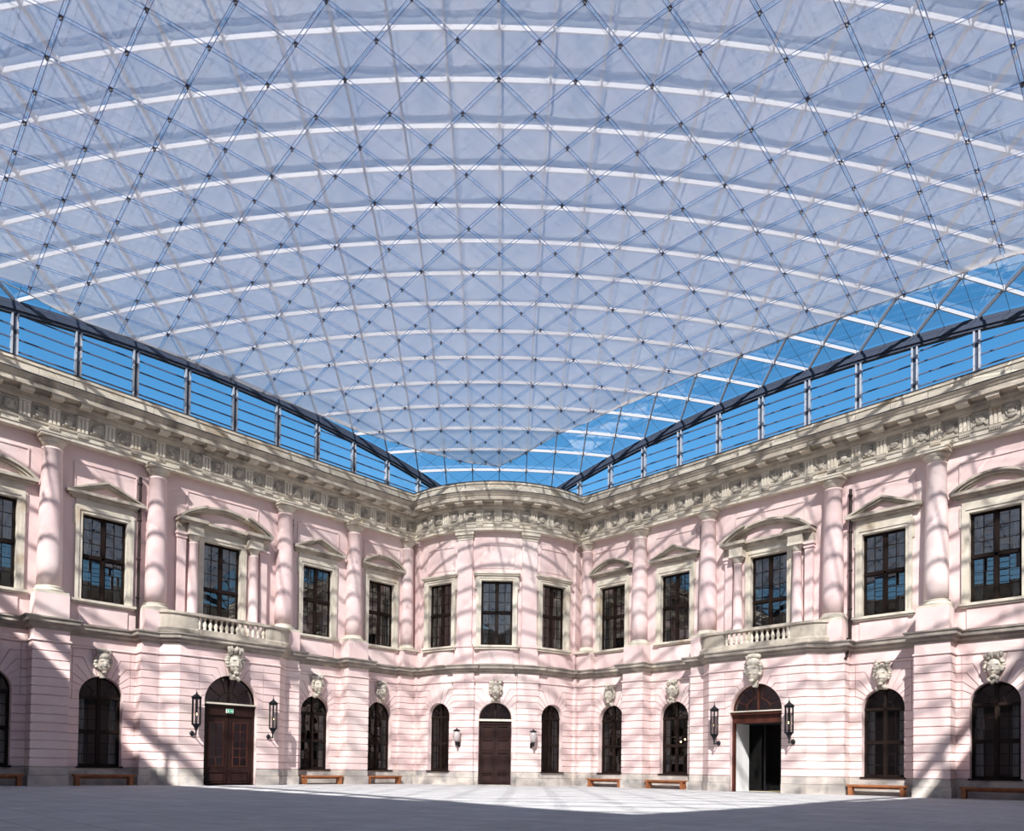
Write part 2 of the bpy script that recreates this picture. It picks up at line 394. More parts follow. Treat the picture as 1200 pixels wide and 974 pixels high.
for sd in 'LRA':
    # wall skin between openings, from floor to string course
    for a, b in chains(sd, 'w'):
        mb = MB(); sweep(mb, to_xy(sd, cut(WOF[sd], a, b)), [(0, 0), (0, 7.0)], closed=False); wbuild(sd, mb, 'pier_wall', M['rustic'])
    # plinth: two tiers of stone
    for a, b in chains(sd, 'w'):
        for d, z0, z1 in ((.10, 0, .44), (.06, .46, .78)):
            mb = MB(); sweep(mb, to_xy(sd, cut(WOF[sd], a, b)), [(-.02, z0), (d, z0), (d, z1), (-.02, z1+.02)]); wbuild(sd, mb, 'plinth_stone', M['plinth'])
    # rustication: every course a band between two openings
    for i in range(len(ZC)-1):
        z0, z1 = ZC[i]+JG, ZC[i+1]-JG
        line = WOF[sd]; edges = []; a = line[0][0]
        for c, w, k in OPEN[sd]:
            s = spec(k); first = voussoirs(k)[2]
            e = half(sd, s['W'] if ZC[i] > first-.01 else s['w']); edges.append((a, c-e)); a = c+e
        edges.append((a, line[-1][0]))
        for a, b in edges:
            if b-a < .02: continue
            mb = MB(); sweep(mb, to_xy(sd, cut(line, a, b)), [(-.01, z0), (JD-.012, z0), (JD, z0+.015), (JD, z1-.015), (JD-.012, z1), (-.01, z1)]); wbuild(sd, mb, 'stone_course', M['rustic'])
    # infill over and under each opening, voussoirs, reveals
    for c, w_, k in OPEN[sd]:
        s = spec(k); w, top, sill = s['w'], s['top'], s['sill']; zs = top-w; loc, rz = frame(sd, c, s['v']); bend = RA if sd == 'A' else None
        key = (k, bool(bend))
        if key not in VCACHE:
            N = 20; arc = [(w*math.cos(PI*i/N), zs+w*math.sin(PI*i/N)) for i in range(N+1)]
            f = MB()
            for i in range(N): f.quad((arc[i+1][0], 0, arc[i+1][1]), (arc[i][0], 0, arc[i][1]), (arc[i][0], 0, 7.0), (arc[i+1][0], 0, 7.0))
            if sill: f.quad((-w, 0, 0), (w, 0, 0), (w, 0, sill), (-w, 0, sill))
            D = .42
            for i in range(N): f.quad((arc[i][0], 0, arc[i][1]), (arc[i+1][0], 0, arc[i+1][1]), (arc[i+1][0], D, arc[i+1][1]), (arc[i][0], D, arc[i][1]))
            for x in (-w, w): f.quad((x, 0, sill), (x, D, sill), (x, D, zs), (x, 0, zs))
            f.quad((-w, 0, sill), (w, 0, sill), (w, D, sill), (-w, D, sill))
            polys, kp, first = voussoirs(k)
            vs = []
            for p in polys:
                for sg in (1, -1):
                    q = [(x*sg, z) for x, z in p]
                    if area(q) < 0: q.reverse()
                    q = shrink(q, JG); vs.append(MB().prism(q, -JD, .01).mesh('voussoir', M['rustic'], bend))
            q = kp if area(kp) > 0 else kp[::-1]
            vs.append(MB().prism(shrink(q, JG), -JD, .01).mesh('voussoir', M['rustic'], bend))
            # plinth and sill under the window
            extra = []
            if sill:
                extra.append(('plinth_stone', MB().box(-w, w, -.10, .02, 0, .44).mesh('plinth_stone', M['plinth'], bend)))
                extra.append(('plinth_stone', MB().box(-w, w, -.06, .02, .46, .78).mesh('plinth_stone', M['plinth'], bend)))
            VCACHE[key] = (f.mesh('arch_wall', M['rustic'], bend), vs, extra)
        fm, vs, extra = VCACHE[key]
        wput(sd, 'arch_wall', fm, loc, rz)
        for v in vs: wput(sd, 'voussoir', v, loc, rz)
        for n, v in extra: wput(sd, n, v, loc, rz)
    # cap line under the string course and the string course itself, breaking round every pier
    full = to_xy(sd, WOF[sd])
    mb = MB(); sweep(mb, full, [(-.02, 6.03), (.06, 6.03), (.10, 6.07), (.10, 6.12), (.03, 6.16), (-.02, 6.16)]); wbuild(sd, mb, 'cap_moulding', M['rustic'])
    mb = MB(); sweep(mb, full, [(-.02, 6.17), (.03, 6.17), (.03, 6.56), (-.02, 6.56)]); wbuild(sd, mb, 'frieze_band', M['rustic'])
    mb = MB(); sweep(mb, full, [(-.02, 6.56), (.06, 6.56), (.10, 6.66), (.22, 6.72), (.24, 6.80), (.34, 6.83), (.34, 6.95), (.40, 7.00), (.40, 7.06), (-.02, 7.12)]); wbuild(sd, mb, 'string_course', M['string'])
    if sd != 'A':
        # flat top of piers and portal block behind the string course
        for a, b, v in ((UC-CB-PB, UC-CB+PB, VB), (UC+CB-PB, UC+CB+PB, VB)):
            pl = [P(sd, a, -.02), P(sd, b, -.02), P(sd, b, v), P(sd, a, v)]
            mb = MB(); mb.poly([(x, y, 7.1) for x, y in pl]); wbuild(sd, mb, 'pier_top', M['string'])
        pl = [P(sd, u, v) for u, v in cut(WO, UC-CA-PA_, UC+CA+PA_)]
        mb = MB(); mb.poly([(x, y, 7.1) for x, y in pl]); wbuild(sd, mb, 'balcony_floor', M['string'])

# ---------------------------------------------------------------- upper storey skin
WU, ZB, ZT, WU3 = .92, 8.22, 12.03, .95
UB = {'L': [(UC-C1, WU, ZB), (UC-C2, WU, ZB), (UC, WU3, 7.15), (UC+C2, WU, ZB), (UC+C1, WU, ZB)],
      'A': [(-math.radians(33), .87, ZB), (0, WU, ZB), (math.radians(33), .87, ZB)]}
UB['R'] = UB['L']
ZW0, ZW1 = 7.0, 15.2
PANEL = {}
for sd in 'LRA':
    a = fold_u(0, 0) if sd != 'A' else -fold_th(0, 0); end = UFAR if sd != 'A' else fold_th(0, 0)
    mb = MB()
    def run(a, b, z0, z1):
        if sd == 'A':
            k = max(1, int((b-a)/.06)); ln = [(a+(b-a)*i/k, 0) for i in range(k+1)]
        else: ln = [(a, 0), (b, 0)]
        sweep(mb, to_xy(sd, ln), [(0, z0), (0, z1)], closed=False)
    for c, w, zb in UB[sd]:
        e = half(sd, w); run(a, c-e, ZW0, ZW1); run(c-e, c+e, ZW0, zb); run(c-e, c+e, ZT, ZW1); a = c+e
    run(a, end, ZW0, ZW1)
    wbuild(sd, mb, 'plaster_wall', M['plaster'])

def rect_ring(mb, x0, x1, z0, z1, t, y0, y1, bottom=True):
    mb.box(x0-t, x0, y0, y1, z0-(t if bottom else 0), z1+t); mb.box(x1, x1+t, y0, y1, z0-(t if bottom else 0), z1+t)
    mb.box(x0, x1, y0, y1, z1, z1+t)
    if bottom: mb.box(x0, x1, y0, y1, z0-t, z0)
    return mb
def arc_pts(hw, rise, z0, n=16, x=1.0):   # segment of a circle over a chord
    R = (hw*hw+rise*rise)/(2*rise); a = math.asin(hw/R)
    return [(R*math.sin(-a+2*a*i/n), z0-(R-rise)+R*math.cos(-a+2*a*i/n)) for i in range(n+1)]
ME = {}
def shared(key, fn):
    if key not in ME: ME[key] = fn()
    return ME[key]
def surround_mesh(w, zb, zt):
    mb = MB(); rect_ring(mb, -w, w, zb, zt, .13, -.07, .27, False); rect_ring(mb, -w-.13, w+.13, zb, zt+.13, .15, -.11, .02, False)
    mb.box(-w-.36, -w-.28, -.06, .02, zt-.55, zt+.30); mb.box(w+.28, w+.36, -.06, .02, zt-.55, zt+.30)
    mb.box(-w-.28, w+.28, -.06, .02, zt+.28, 12.72)
    return mb.mesh('window_surround', M['surround'])
def sill_mesh(w, zb):
    mb = MB(); mb.box(-w-.42, w+.42, -.20, .27, zb-.12, zb-.01); mb.box(-w-.36, w+.36, -.13, .02, zb-.2, zb-.12)
    return mb.mesh('window_sill', M['surround'])
def ped_bed(hw):
    mb = MB(); mb.box(-hw+.22, hw-.22, -.10, .02, 12.62, 12.72); mb.box(-hw+.1, hw-.1, -.22, .02, 12.72, 12.80); mb.box(-hw, hw, -.36, .02, 12.80, 12.93)
    return mb
def tri_ped(hw=1.62):
    mb = ped_bed(hw); z0, z1 = 12.93, 13.60
    for t0, t1, y in ((0, .09, -.36), (.09, .18, -.26), (.18, .25, -.16)):
        sl = (z1-z0)/hw
        for sg in (1, -1):
            a = [(-hw*sg+sg*t0*2.2, z0), (0, z1-t0*1.08), (0, z1-t1*1.08), (-hw*sg+sg*t1*2.2, z0)]
            if area(a) < 0: a.reverse()
            mb.prism(a, y, .02)
    return mb.mesh('pediment', M['cornice'])
def tri_tymp(hw=1.62): return MB().prism([(-hw+.5, 12.94), (hw-.5, 12.94), (0, 13.38)], -.06, .02).mesh('tympanum', M['plaster'])
def seg_ped(hw=1.62, rise=.66):
    mb = ped_bed(hw); z0 = 12.93
    for t0, t1, y in ((0, .09, -.36), (.09, .18, -.26), (.18, .25, -.16)):
        mb.strip(arc_pts(hw-t1*1.9, rise-t1, z0), arc_pts(hw-t0*1.9, rise-t0, z0), y, .02)
    return mb.mesh('pediment', M['cornice'])
def seg_tymp(hw=1.62, rise=.66):
    a = arc_pts(hw-.5, rise-.25, 12.94); return MB().prism(a[::-1], -.06, .02).mesh('tympanum', M['plaster'])
def panel_mesh(hw, z0, z1):
    mb = MB(); rect_ring(mb, -hw, hw, z0, z1, .06, -.05, .02); mb.box(-hw, hw, -.012, .01, z0, z1)
    return mb.mesh('wall_panel', M['plaster'])

def upper_window(name, w, zb, zt, cols=2, rows=3):
    r = structure(empty(name)); cz = zb+(zt-zb)*.515
    fr = MB(); rect_ring(fr, -w+.07, w-.07, zb+.07, zt-.07, .07, .20, .32); fr.box(-.06, .06, .17, .31, zb, zt); fr.box(-w, w, .17, .31, cz-.06, cz+.06)
    fr.build('window_frame', M['frame'], r)
    for x0, x1 in ((-w+.07, -.06), (.06, w-.07)):
        for z0, z1 in ((zb+.07, cz-.06), (cz+.06, zt-.07)):
            sb = MB(); rect_ring(sb, x0+.05, x1-.05, z0+.05, z1-.05, .05, .21, .27)
            for i in range(1, cols): x = x0+(x1-x0)*i/cols; sb.box(x-.014, x+.014, .22, .26, z0, z1)
            for j in range(1, rows): z = z0+(z1-z0)*j/rows; sb.box(x0, x1, .22, .26, z-.014, z+.014)
            so = sb.build('sash', M['frame'], r)
            for i in range(cols):
                for j in range(rows):
                    a, b = x0+(x1-x0)*i/cols+.012, x0+(x1-x0)*(i+1)/cols-.012; c, d = z0+(z1-z0)*j/rows+.012, z0+(z1-z0)*(j+1)/rows-.012
                    k = random.uniform(-.002, .002); q = random.uniform(-.002, .002)
                    MB().quad((a, .24+k, c), (b, .24-k, c), (b, .24-k+q, d), (a, .24+k+q, d)).build('pane', M['pane'], so)
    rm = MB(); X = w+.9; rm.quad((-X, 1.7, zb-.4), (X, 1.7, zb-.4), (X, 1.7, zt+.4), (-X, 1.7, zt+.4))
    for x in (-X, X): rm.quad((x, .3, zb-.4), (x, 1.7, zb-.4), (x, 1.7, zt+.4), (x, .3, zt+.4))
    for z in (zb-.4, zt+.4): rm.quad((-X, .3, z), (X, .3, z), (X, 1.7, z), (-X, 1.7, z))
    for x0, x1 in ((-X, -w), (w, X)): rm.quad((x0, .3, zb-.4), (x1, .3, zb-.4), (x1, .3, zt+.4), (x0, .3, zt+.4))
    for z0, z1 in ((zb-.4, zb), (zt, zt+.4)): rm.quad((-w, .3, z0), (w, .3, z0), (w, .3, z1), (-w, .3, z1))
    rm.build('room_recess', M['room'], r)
    for sg in (-1, 1):
        cu = MB(); n = 9
        for i in range(n):
            x0 = sg*(w-.02-.38*i/n); x1 = sg*(w-.02-.38*(i+1)/n); y0 = .42+.04*(i % 2); y1 = .42+.04*((i+1) % 2)
            cu.quad((x0, y0, zb+.02), (x1, y1, zb+.02), (x1, y1, zt), (x0, y0, zt))
        cu.build('curtain', M['curtain'], r)
    return r

wn = [0]
def wname(): wn[0] += 1; return 'window_%d' % wn[0]
PROTO = {}
def place_window(kind, maker, loc, rz):
    n = wname()
    if kind not in PROTO:
        r = maker(n); PROTO[kind] = r; r.location = loc; r.rotation_euler = (0, 0, rz)
    else:
        r = dup(PROTO[kind], loc, rz); r.name = n
    return r
for sd in 'LR':
    for i, (c, w, zb) in enumerate(UB[sd]):
        loc, rz = frame(sd, c)
        if i == 2: continue
        place_window('u', lambda n: upper_window(n, WU, ZB, ZT), loc, rz)
        wput(sd, 'window_surround', shared('sur', lambda: surround_mesh(WU, ZB, ZT)), loc, rz)
        wput(sd, 'window_sill', shared('sill', lambda: sill_mesh(WU, ZB)), loc, rz)
        arch = i in (0, 4)
        wput(sd, 'pediment', shared(('ped', arch), seg_ped if arch else tri_ped), loc, rz)
        wput(sd, 'tympanum', shared(('tym', arch), seg_tymp if arch else tri_tymp), loc, rz)
        wput(sd, 'wall_panel', shared('pan', lambda: panel_mesh(1.24, 12.9, 14.2)), loc, rz)
        wput(sd, 'apron_panel', shared('apr', lambda: MB().box(-1.02, 1.02, -.05, .02, 7.14, 7.98).mesh('apron_panel', M['plaster'])), loc, rz)
for i, (c, w, zb) in enumerate(UB['A']):
    loc, rz = frame('A', c, -.02 if i == 1 else -.02)
    k = ('al', 'am', 'ar')[i]
    def apse_window(n):
        r = upper_window(n, w, ZB, ZT); m = ZB+(ZT-ZB)*.515
        for x in ((-.66,), (-.68, .68), (.66,))[i]:
            for z in (ZB+.2, m+.22): MB().box(x-.07, x+.07, .252, .256, z, z+.2).build('white_notice', M['signwhite'], r)
        return r
    place_window(k, apse_window, loc, rz)
    def asur():
        mb = MB(); rect_ring(mb, -w, w, ZB, ZT, .13, -.09, .27, False); rect_ring(mb, -w-.13, w+.13, ZB, ZT+.13, .15, -.13, .1, False)
        mb.box(-w-.40, w+.40, -.22, .1, ZT+.28, ZT+.36); mb.box(-w-.46, w+.46, -.28, .1, ZT+.36, ZT+.44)
        mb.box(-w-.36, -w-.28, -.08, .1, ZT-.5, ZT+.28); mb.box(w+.28, w+.36, -.08, .1, ZT-.5, ZT+.28)
        return mb.mesh('window_surround', M['surround'])
    def asil():
        mb = MB(); mb.box(-w-.42, w+.42, -.22, .27, ZB-.12, ZB-.01); mb.box(-w-.36, w+.36, -.15, .1, ZB-.24, ZB-.12); return mb.mesh('window_sill', M['surround'])
    wput('A', 'window_surround', shared(('asur', k), asur), loc, rz); wput('A', 'window_sill', shared(('asil', k), asil), loc, rz)
    l2, r2 = frame('A', c)
    def apan():
        mb = MB(); 
        for q in range(8):
            x0, x1 = -.95+1.9*q/8, -.95+1.9*(q+1)/8
            mb.box(x0, x1, -.06, .02, 14.1, 14.2); mb.box(x0, x1, -.02, .02, 12.75, 14.1)
        mb.box(-1.0, -.95, -.06, .02, 12.75, 14.2); mb.box(.95, 1.0, -.06, .02, 12.75, 14.2)
        return mb.mesh('wall_panel', M['plaster'], RA)
    wput('A', 'wall_panel', shared('apan', apan), l2, r2)
    def aapr():
        mb = MB()
        for q in range(6): mb.box(-1+2*q/6, -1+2*(q+1)/6, -.05, .02, 7.14, 7.95)
        return mb.mesh('apron_panel', M['plaster'], RA)
    wput('A', 'apron_panel', shared('aapr', aapr), l2, r2)

# portal bay on the upper floor: aedicule with small columns, balcony door and balustrade
def aed_bits():
    b = {}
    mb = MB(); rect_ring(mb, -WU3, WU3, 7.15, ZT, .13, -.07, .27, False); rect_ring(mb, -WU3-.13, WU3+.13, 7.15, ZT+.13, .15, -.11, .02, False)
    mb.box(-WU3-.28, WU3+.28, -.06, .02, ZT+.28, 12.62); b['window_surround'] = mb.mesh('window_surround', M['surround'])
    mb = MB()
    for sg in (-1, 1):
        mb.box(sg*1.55-.36, sg*1.55+.36, -.56, .02, 12.18, 12.60); mb.box(sg*2.12-.22, sg*2.12+.22, -.30, .02, 12.18, 12.60)
        mb.box(sg*1.62-.62 if sg > 0 else -2.38, 2.38 if sg > 0 else -1.62+.62, -.72, .02, 12.68, 12.84)
        mb.box(sg*1.7-.6, sg*1.7+.6, -.6, .02, 12.60, 12.68)
    mb.box(-1.2, 1.2, -.42, .02, 12.72, 12.84); mb.box(-1.2, 1.2, -.28, .02, 12.62, 12.72)
    hw, rise, z0 = 2.42, .92, 12.84
    for t0, t1, y in ((0, .10, -.42), (.10, .2, -.30), (.2, .28, -.18)):
        mb.strip(arc_pts(hw-t1*1.6, rise-t1, z0), arc_pts(hw-t0*1.6, rise-t0, z0), y, .02)
    A0, A1, A2 = arc_pts(hw, rise, z0, 24), arc_pts(hw-.16, rise-.10, z0, 24), arc_pts(hw-.32, rise-.2, z0, 24)
    for sl in (slice(0, 8), slice(17, 25)):
        mb.strip(A1[sl], A0[sl], -.72, .02); mb.strip(A2[sl], A1[sl], -.58, .02)
    b['pediment'] = mb.mesh('pediment', M['cornice'])
    a = arc_pts(hw-.42, rise-.26, z0+.01); b['tympanum'] = MB().prism(a[::-1], -.06, .02).mesh('tympanum', M['plaster'])
    return b
AED = aed_bits()
def small_col():
    mb = MB(); mb.box(-.30, .30, -.58, 0, 7.2, 8.15); mb.lathe(0, -.26, [(.30, 8.15), (.31, 8.22), (.26, 8.27), (.29, 8.33), (.245, 8.38), (.245, 9.6), (.20, 11.68), (.22, 11.70), (.22, 11.74), (.20, 11.76)], 16)
    return mb.mesh('small_column', M['plaster'])
def small_cap():
    mb = MB(); mb.lathe(0, -.26, [(.20, 11.76), (.21, 11.90), (.30, 12.02), (.31, 12.06)], 16); mb.box(-.36, .36, -.6, 0, 12.06, 12.18); return mb.mesh('capital', M['surround'])
def small_pil():
    mb = MB(); mb.box(-.2, .2, -.22, .02, 7.2, 11.9); mb.box(-.24, .24, -.27, .02, 11.9, 12.06); mb.box(-.28, .28, -.34, .02, 12.06, 12.18); return mb.mesh('pilaster', M['plaster'])
def baluster():
    return MB().lathe(0, 0, [(.09, 0), (.09, .06), (.05, .09), (.095, .2), (.10, .28), (.06, .38), (.045, .46), (.06, .50), (.05, .54), (.085, .57), (.085, .62)], 10).mesh('baluster', M['surround'])
BAL = baluster()
SC, SCAP, SPIL = small_col(), small_cap(), small_pil()
for sd in 'LR':
    loc, rz = frame(sd, UC)
    place_window('aed', lambda n: upper_window(n, WU3, 7.25, ZT, 2, 3), loc, rz)
    for n, me in AED.items(): wput(sd, n, me, loc, rz)
    wput(sd, 'wall_panel', shared('pan3', lambda: panel_mesh(1.78, 13.2, 14.25)), loc, rz)
    for sg in (-1, 1):
        ca, sa = math.cos(rz), math.sin(rz)
        o = wput(sd, 'small_column', SC, (loc[0]+ca*1.55*sg, loc[1]+sa*1.55*sg, 0), rz); put('capital', SCAP, o)
        wput(sd, 'pilaster', SPIL, (loc[0]+ca*2.10*sg, loc[1]+sa*2.10*sg, 0), rz)
    # balcony balustrade stands on the portal block
    ca, sa = math.cos(rz), math.sin(rz)
    def loc2(x, v): return (loc[0]+ca*x+sa*v, loc[1]+sa*x-ca*v, 0)
    bal = walls[sd]
    def bl():
        mb = MB(); mb.box(-1.72, 1.72, -1.42, -1.12, 7.12, 7.38); mb.box(-1.72, 1.72, -1.45, -1.09, 7.98, 8.12); return mb.mesh('balustrade_rail', M['cornice'])
    wput(sd, 'balustrade_rail', shared('bl', bl), loc, rz)
    for i in range(13):
        x = -1.62+3.24*i/12; q = loc2(x, 1.27); wput(sd, 'baluster', BAL, (q[0], q[1], 7.37), rz)
    for sg in (-1, 1):
        # pedestal block that curves back to the wall
        pts = [(1.72, 1.30), (2.25, 1.30)]+[(2.25+1.05*math.sin(t), .55+.75*math.cos(t)) for t in [PI/2*k/6 for k in range(1, 7)]]
        pl = [P(sd, UC+sg*x, v) for x, v in pts]
        if (sd == 'R') == (sg < 0): pl.reverse()
        mb = MB(); sweep(mb, pl, [(-.35, 7.1), (.16, 7.1), (.16, 7.3), (.06, 7.38), (.06, 7.96), (.14, 8.0), (.14, 8.1), (-.35, 8.12)]); wbuild(sd, mb, 'balcony_pedestal', M['cornice'])

# columns of the main order
def col_mesh(k=1.0):
    pr = [(.47, 8.46), (.475, 9.4), (.465, 10.6), (.43, 12.4), (.375, 14.28), (.405, 14.30), (.405, 14.36), (.375, 14.38)]
    return MB().lathe(0, -.25, [(r*k, z) for r, z in pr], 28).mesh('column', M['plaster'])
def cap_mesh(k=1.0):
    mb = MB(); mb.lathe(0, -.25, [(r*k, z) for r, z in [(.375, 14.38), (.38, 14.52), (.41, 14.54), (.41, 14.58), (.44, 14.60), (.52, 14.70), (.53, 14.76)]], 28)
    q = .57*k; mb.box(-q, q, -.25-q, .02, 14.76, 14.86); mb.box(-q-.03, q+.03, -.28-q, .02, 14.86, 14.93); return mb.mesh('capital', M['surround'])
def base_mesh(k=1.0):
    mb = MB(); mb.lathe(0, -.25, [(r*k, z) for r, z in [(.58, 8.2), (.60, 8.24), (.60, 8.28), (.57, 8.32), (.52, 8.34), (.52, 8.38), (.54, 8.42), (.49, 8.46)]], 28)
    q = .62*k; mb.box(-q, q, -.25-q, .02, 8.08, 8.2); return mb.mesh('column_base', M['surround'])
PED = MB().box(-.64, .64, -.88, .02, 7.08, 8.08).mesh('pedestal', M['plaster'])
COLM, CAPM, BASM = col_mesh(), cap_mesh(), base_mesh()
C2M, CP2M, BS2M = col_mesh(.85), cap_mesh(.8), base_mesh(.85)
for sd in 'LR':
    for c in (UC-CB, UC-CA, UC+CA, UC+CB):
        loc, rz = frame(sd, c)
        o = wput(sd, 'column', COLM, loc, rz); put('capital', CAPM, o); put('column_base', BASM, o)
        wput(sd, 'pedestal', PED, loc, rz)
    loc, rz = frame(sd, 7.95, -.12)
    o = wput(sd, 'column', C2M, loc, rz); put('capital', CP2M, o); put('column_base', BS2M, o)
    wput(sd, 'pedestal', shared('ped2', lambda: MB().box(-.5, .55, -.62, .02, 7.08, 8.08).mesh('pedestal', M['plaster'])), loc, rz)
def pil_mesh():
    mb = MB()
    for q in range(4): mb.box(-.46+.92*q/4, -.46+.92*(q+1)/4, -.14, .02, 7.1, 14.45)
    return mb.mesh('pilaster', M['plaster'], RA)
def pil_cap():
    mb = MB()
    for hw, d, z0, z1 in ((.46, .17, 14.45, 14.6), (.50, .24, 14.6, 14.72), (.55, .33, 14.72, 14.93)):
        for q in range(4): mb.box(-hw+2*hw*q/4, -hw+2*hw*(q+1)/4, -d, .02, z0, z1)
    return mb.mesh('capital', M['surround'], RA)
def pil_base():
    mb = MB()
    for hw, d, z0, z1 in ((.52, .22, 8.12, 8.24), (.50, .2, 8.24, 8.3)):
        for q in range(4): mb.box(-hw+2*hw*q/4, -hw+2*hw*(q+1)/4, -d, .02, z0, z1)
    for q in range(4): mb.box(-.55+1.1*q/4, -.55+1.1*(q+1)/4, -.17, .02, 7.1, 8.12)
    return mb.mesh('pilaster_base', M['plaster'], RA)
pm, pc, pb = pil_mesh(), pil_cap(), pil_base()
for th in (-math.radians(17.5), math.radians(17.5), -math.radians(51.5), math.radians(51.5)):
    loc, rz = frame('A', th)
    if abs(th) < .5:
        o = wput('A', 'pilaster', pm, loc, rz); put('capital', pc, o); put('pilaster_base', pb, o)
    else:
        def hp():
            mb = MB(); mb.box(-.3, .3, -.14, .1, 7.1, 14.6); mb.box(-.34, .36, -.22, .1, 14.6, 14.74); mb.box(-.38, .4, -.3, .1, 14.74, 14.93); mb.box(-.36, .36, -.2, .1, 8.1, 8.28); return mb.mesh('half_pilaster', M['plaster'])
        wput('A', 'half_pilaster', shared('hp', hp), loc, rz)

# ---------------------------------------------------------------- entablature (one trim all round the court)
ENT = structure(empty('trim_1', (0, YC-RA, 15)))
def ebuild(mb, name, mat):
    q = ENT.location; mb.v = [(x-q.x, y-q.y, z-q.z) for x, y, z in mb.v]; return mb.build(name, mat, ENT)
def eput(name, me, loc, rz): return put(name, me, ENT, (loc[0], loc[1]-ENT.location.y, -15), rz)
def ring_path(v):
    tf = fold_th(v, v); n = 40
    return [P('L', UFAR, v), P('L', fold_u(v, v), v)]+[PA(-tf+2*tf*i/n, v) for i in range(1, n)]+[P('R', fold_u(v, v), v), P('R', UFAR, v)]
def ring_sweep(prof, name, mat):
    mb = MB(); rows = [[(x, y, z) for x, y in ring_path(v)] for v, z in prof]; k = len(prof); m = len(rows[0])
    for r in rows: mb.v += r
    for j in range(k-1):
        for i in range(m-1): mb.f.append((j*m+i, j*m+i+1, (j+1)*m+i+1, (j+1)*m+i))
    return ebuild(mb, name, mat)
ring_sweep([(0, 14.92), (.38, 14.92), (.38, 15.07), (.42, 15.08), (.42, 15.27), (.47, 15.29), (.49, 15.35), (.40, 15.37)], 'architrave', M['surround'])
ring_sweep([(.40, 15.36), (.40, 16.08)], 'frieze', M['stone'])
ring_sweep([(.40, 16.06), (.50, 16.08), (.56, 16.16), (.62, 16.18), (.62, 16.30), (.66, 16.33), (.66, 16.46), (1.08, 16.47), (1.10, 16.44), (1.13, 16.44), (1.13, 16.66), (1.17, 16.68), (1.20, 16.74), (1.28, 16.82), (1.30, 16.88), (.70, 16.96)], 'cornice', M['cornice'])
ring_sweep([(1.285, 16.85), (1.32, 16.87), (1.31, 16.90), (.9, 16.95)], 'lead_flashing', M['jointdark'])
ring_sweep([(.68, 16.9), (.68, 17.5), (-.6, 17.5)], 'parapet_core', M['cornice'])
# parapet slabs and their coping
def slab_run(pts, tones):
    mb = MB(); sweep(mb, pts, [(-.3, 16.95), (.035, 16.95), (.035, 17.47), (-.3, 17.47)]); return ebuild(mb, 'parapet_slab', M[tones])
for sd in 'LR':
    u = fold_u(.68, .68)+.05; k = 0
    while u < 36:
        du = random.choice((1.3, 1.5, 1.7, 2.0)); pts = [P(sd, u+.008, .68), P(sd, u+du-.008, .68)]
        if sd == 'L': pts.reverse()
        slab_run(pts, random.choice(('surround', 'surround', 'stone', 'surround'))); u += du
tf = fold_th(.68, .68)
na = 9
for i in range(na):
    t0, t1 = -tf+2*tf*i/na+.001, -tf+2*tf*(i+1)/na-.001
    slab_run([PA(t0+(t1-t0)*q/5, .68) for q in range(6)], 'surround' if i % 3 else 'stone')
ring_sweep([(.66, 17.47), (.76, 17.49), (.76, 17.62), (.70, 17.66), (-.6, 17.70)], 'coping', M['surround'])
ring_sweep([(.765, 17.60), (.775, 17.66), (.70, 17.69), (.6, 17.70)], 'lead_flashing', M['jointdark'])
# triglyphs, metopes, mutules
def tri_mesh():
    mb = MB(); mb.box(-.21, .21, -.44, -.38, 15.38, 16.05)
    for x in (-.15, 0, .15): mb.box(x-.05, x+.05, -.485, -.43, 15.38, 15.98)
    mb.box(-.23, .23, -.50, -.38, 15.99, 16.07)
    return mb.mesh('triglyph', M['surround'])
def gut_mesh():
    mb = MB(); mb.box(-.21, .21, -.48, -.40, 15.24, 15.29)
    for i in range(6): mb.box(-.205+.07*i, -.205+.07*i+.05, -.475, -.40, 15.15, 15.24)
    return mb.mesh('guttae', M['cornice'])
def mut_mesh(): 
    mb = MB(); mb.box(-.23, .23, -1.04, -.6, 16.31, 16.47); mb.box(-.25, .25, -1.07, -.6, 16.42, 16.48); return mb.mesh('mutule', M['surround'])
def metope(k):
    rnd = random.Random(k*13+5); mb = MB(); mb.box(-.30, .30, -.41, -.38, 15.40, 16.04)
    y = -.44
    if k % 4 == 0:   # shield over crossed staves
        mb.ball((0, y, 15.72), (.2, .07, .24), 2); mb.ball((0, y-.06, 15.72), (.06, .04, .07), 1)
        for sg in (-1, 1): mb.bar((-.27*sg, y, 15.45), (.27*sg, y, 15.99), .05, .05)
    elif k % 4 == 1: # helmet with plume
        mb.ball((-.02, y, 15.66), (.17, .08, .16), 2); mb.ball((.03, y-.02, 15.86), (.2, .06, .09), 1, .1); mb.ball((-.1, y-.04, 15.56), (.09, .06, .08), 1)
        for i in range(5): mb.ball((-.2+.1*i, y, 15.48+.02*(i % 2)), (.06, .05, .05), 1)
    elif k % 4 == 2: # fan of banners
        for i in range(5):
            a = math.radians(40+25*i); mb.bar((0, y, 15.48), (.36*math.cos(a)*.75, y, 15.48+.5*math.sin(a)), .06, .05)
        mb.ball((0, y-.02, 15.56), (.12, .06, .1), 1); mb.ball((.16, y, 15.82), (.08, .05, .08), 1, .1); mb.ball((-.16, y, 15.82), (.08, .05, .08), 1, .1)
    else:            # cuirass
        mb.ball((0, y, 15.76), (.15, .08, .18), 2); mb.ball((0, y, 15.56), (.19, .07, .1), 1)
        for sg in (-1, 1): mb.ball((.17*sg, y, 15.85), (.07, .06, .08), 1); mb.bar((.1*sg, y, 15.5), (.27*sg, y, 15.95), .04, .04)
    for i in range(6): mb.ball((rnd.uniform(-.24, .24), -.42, rnd.uniform(15.46, 15.98)), (.05, .035, .05), 1, .15)
    return mb.mesh('metope', M['relief'])
TRI, GUT, MUT, MET = tri_mesh(), gut_mesh(), mut_mesh(), [metope(k) for k in range(4)]
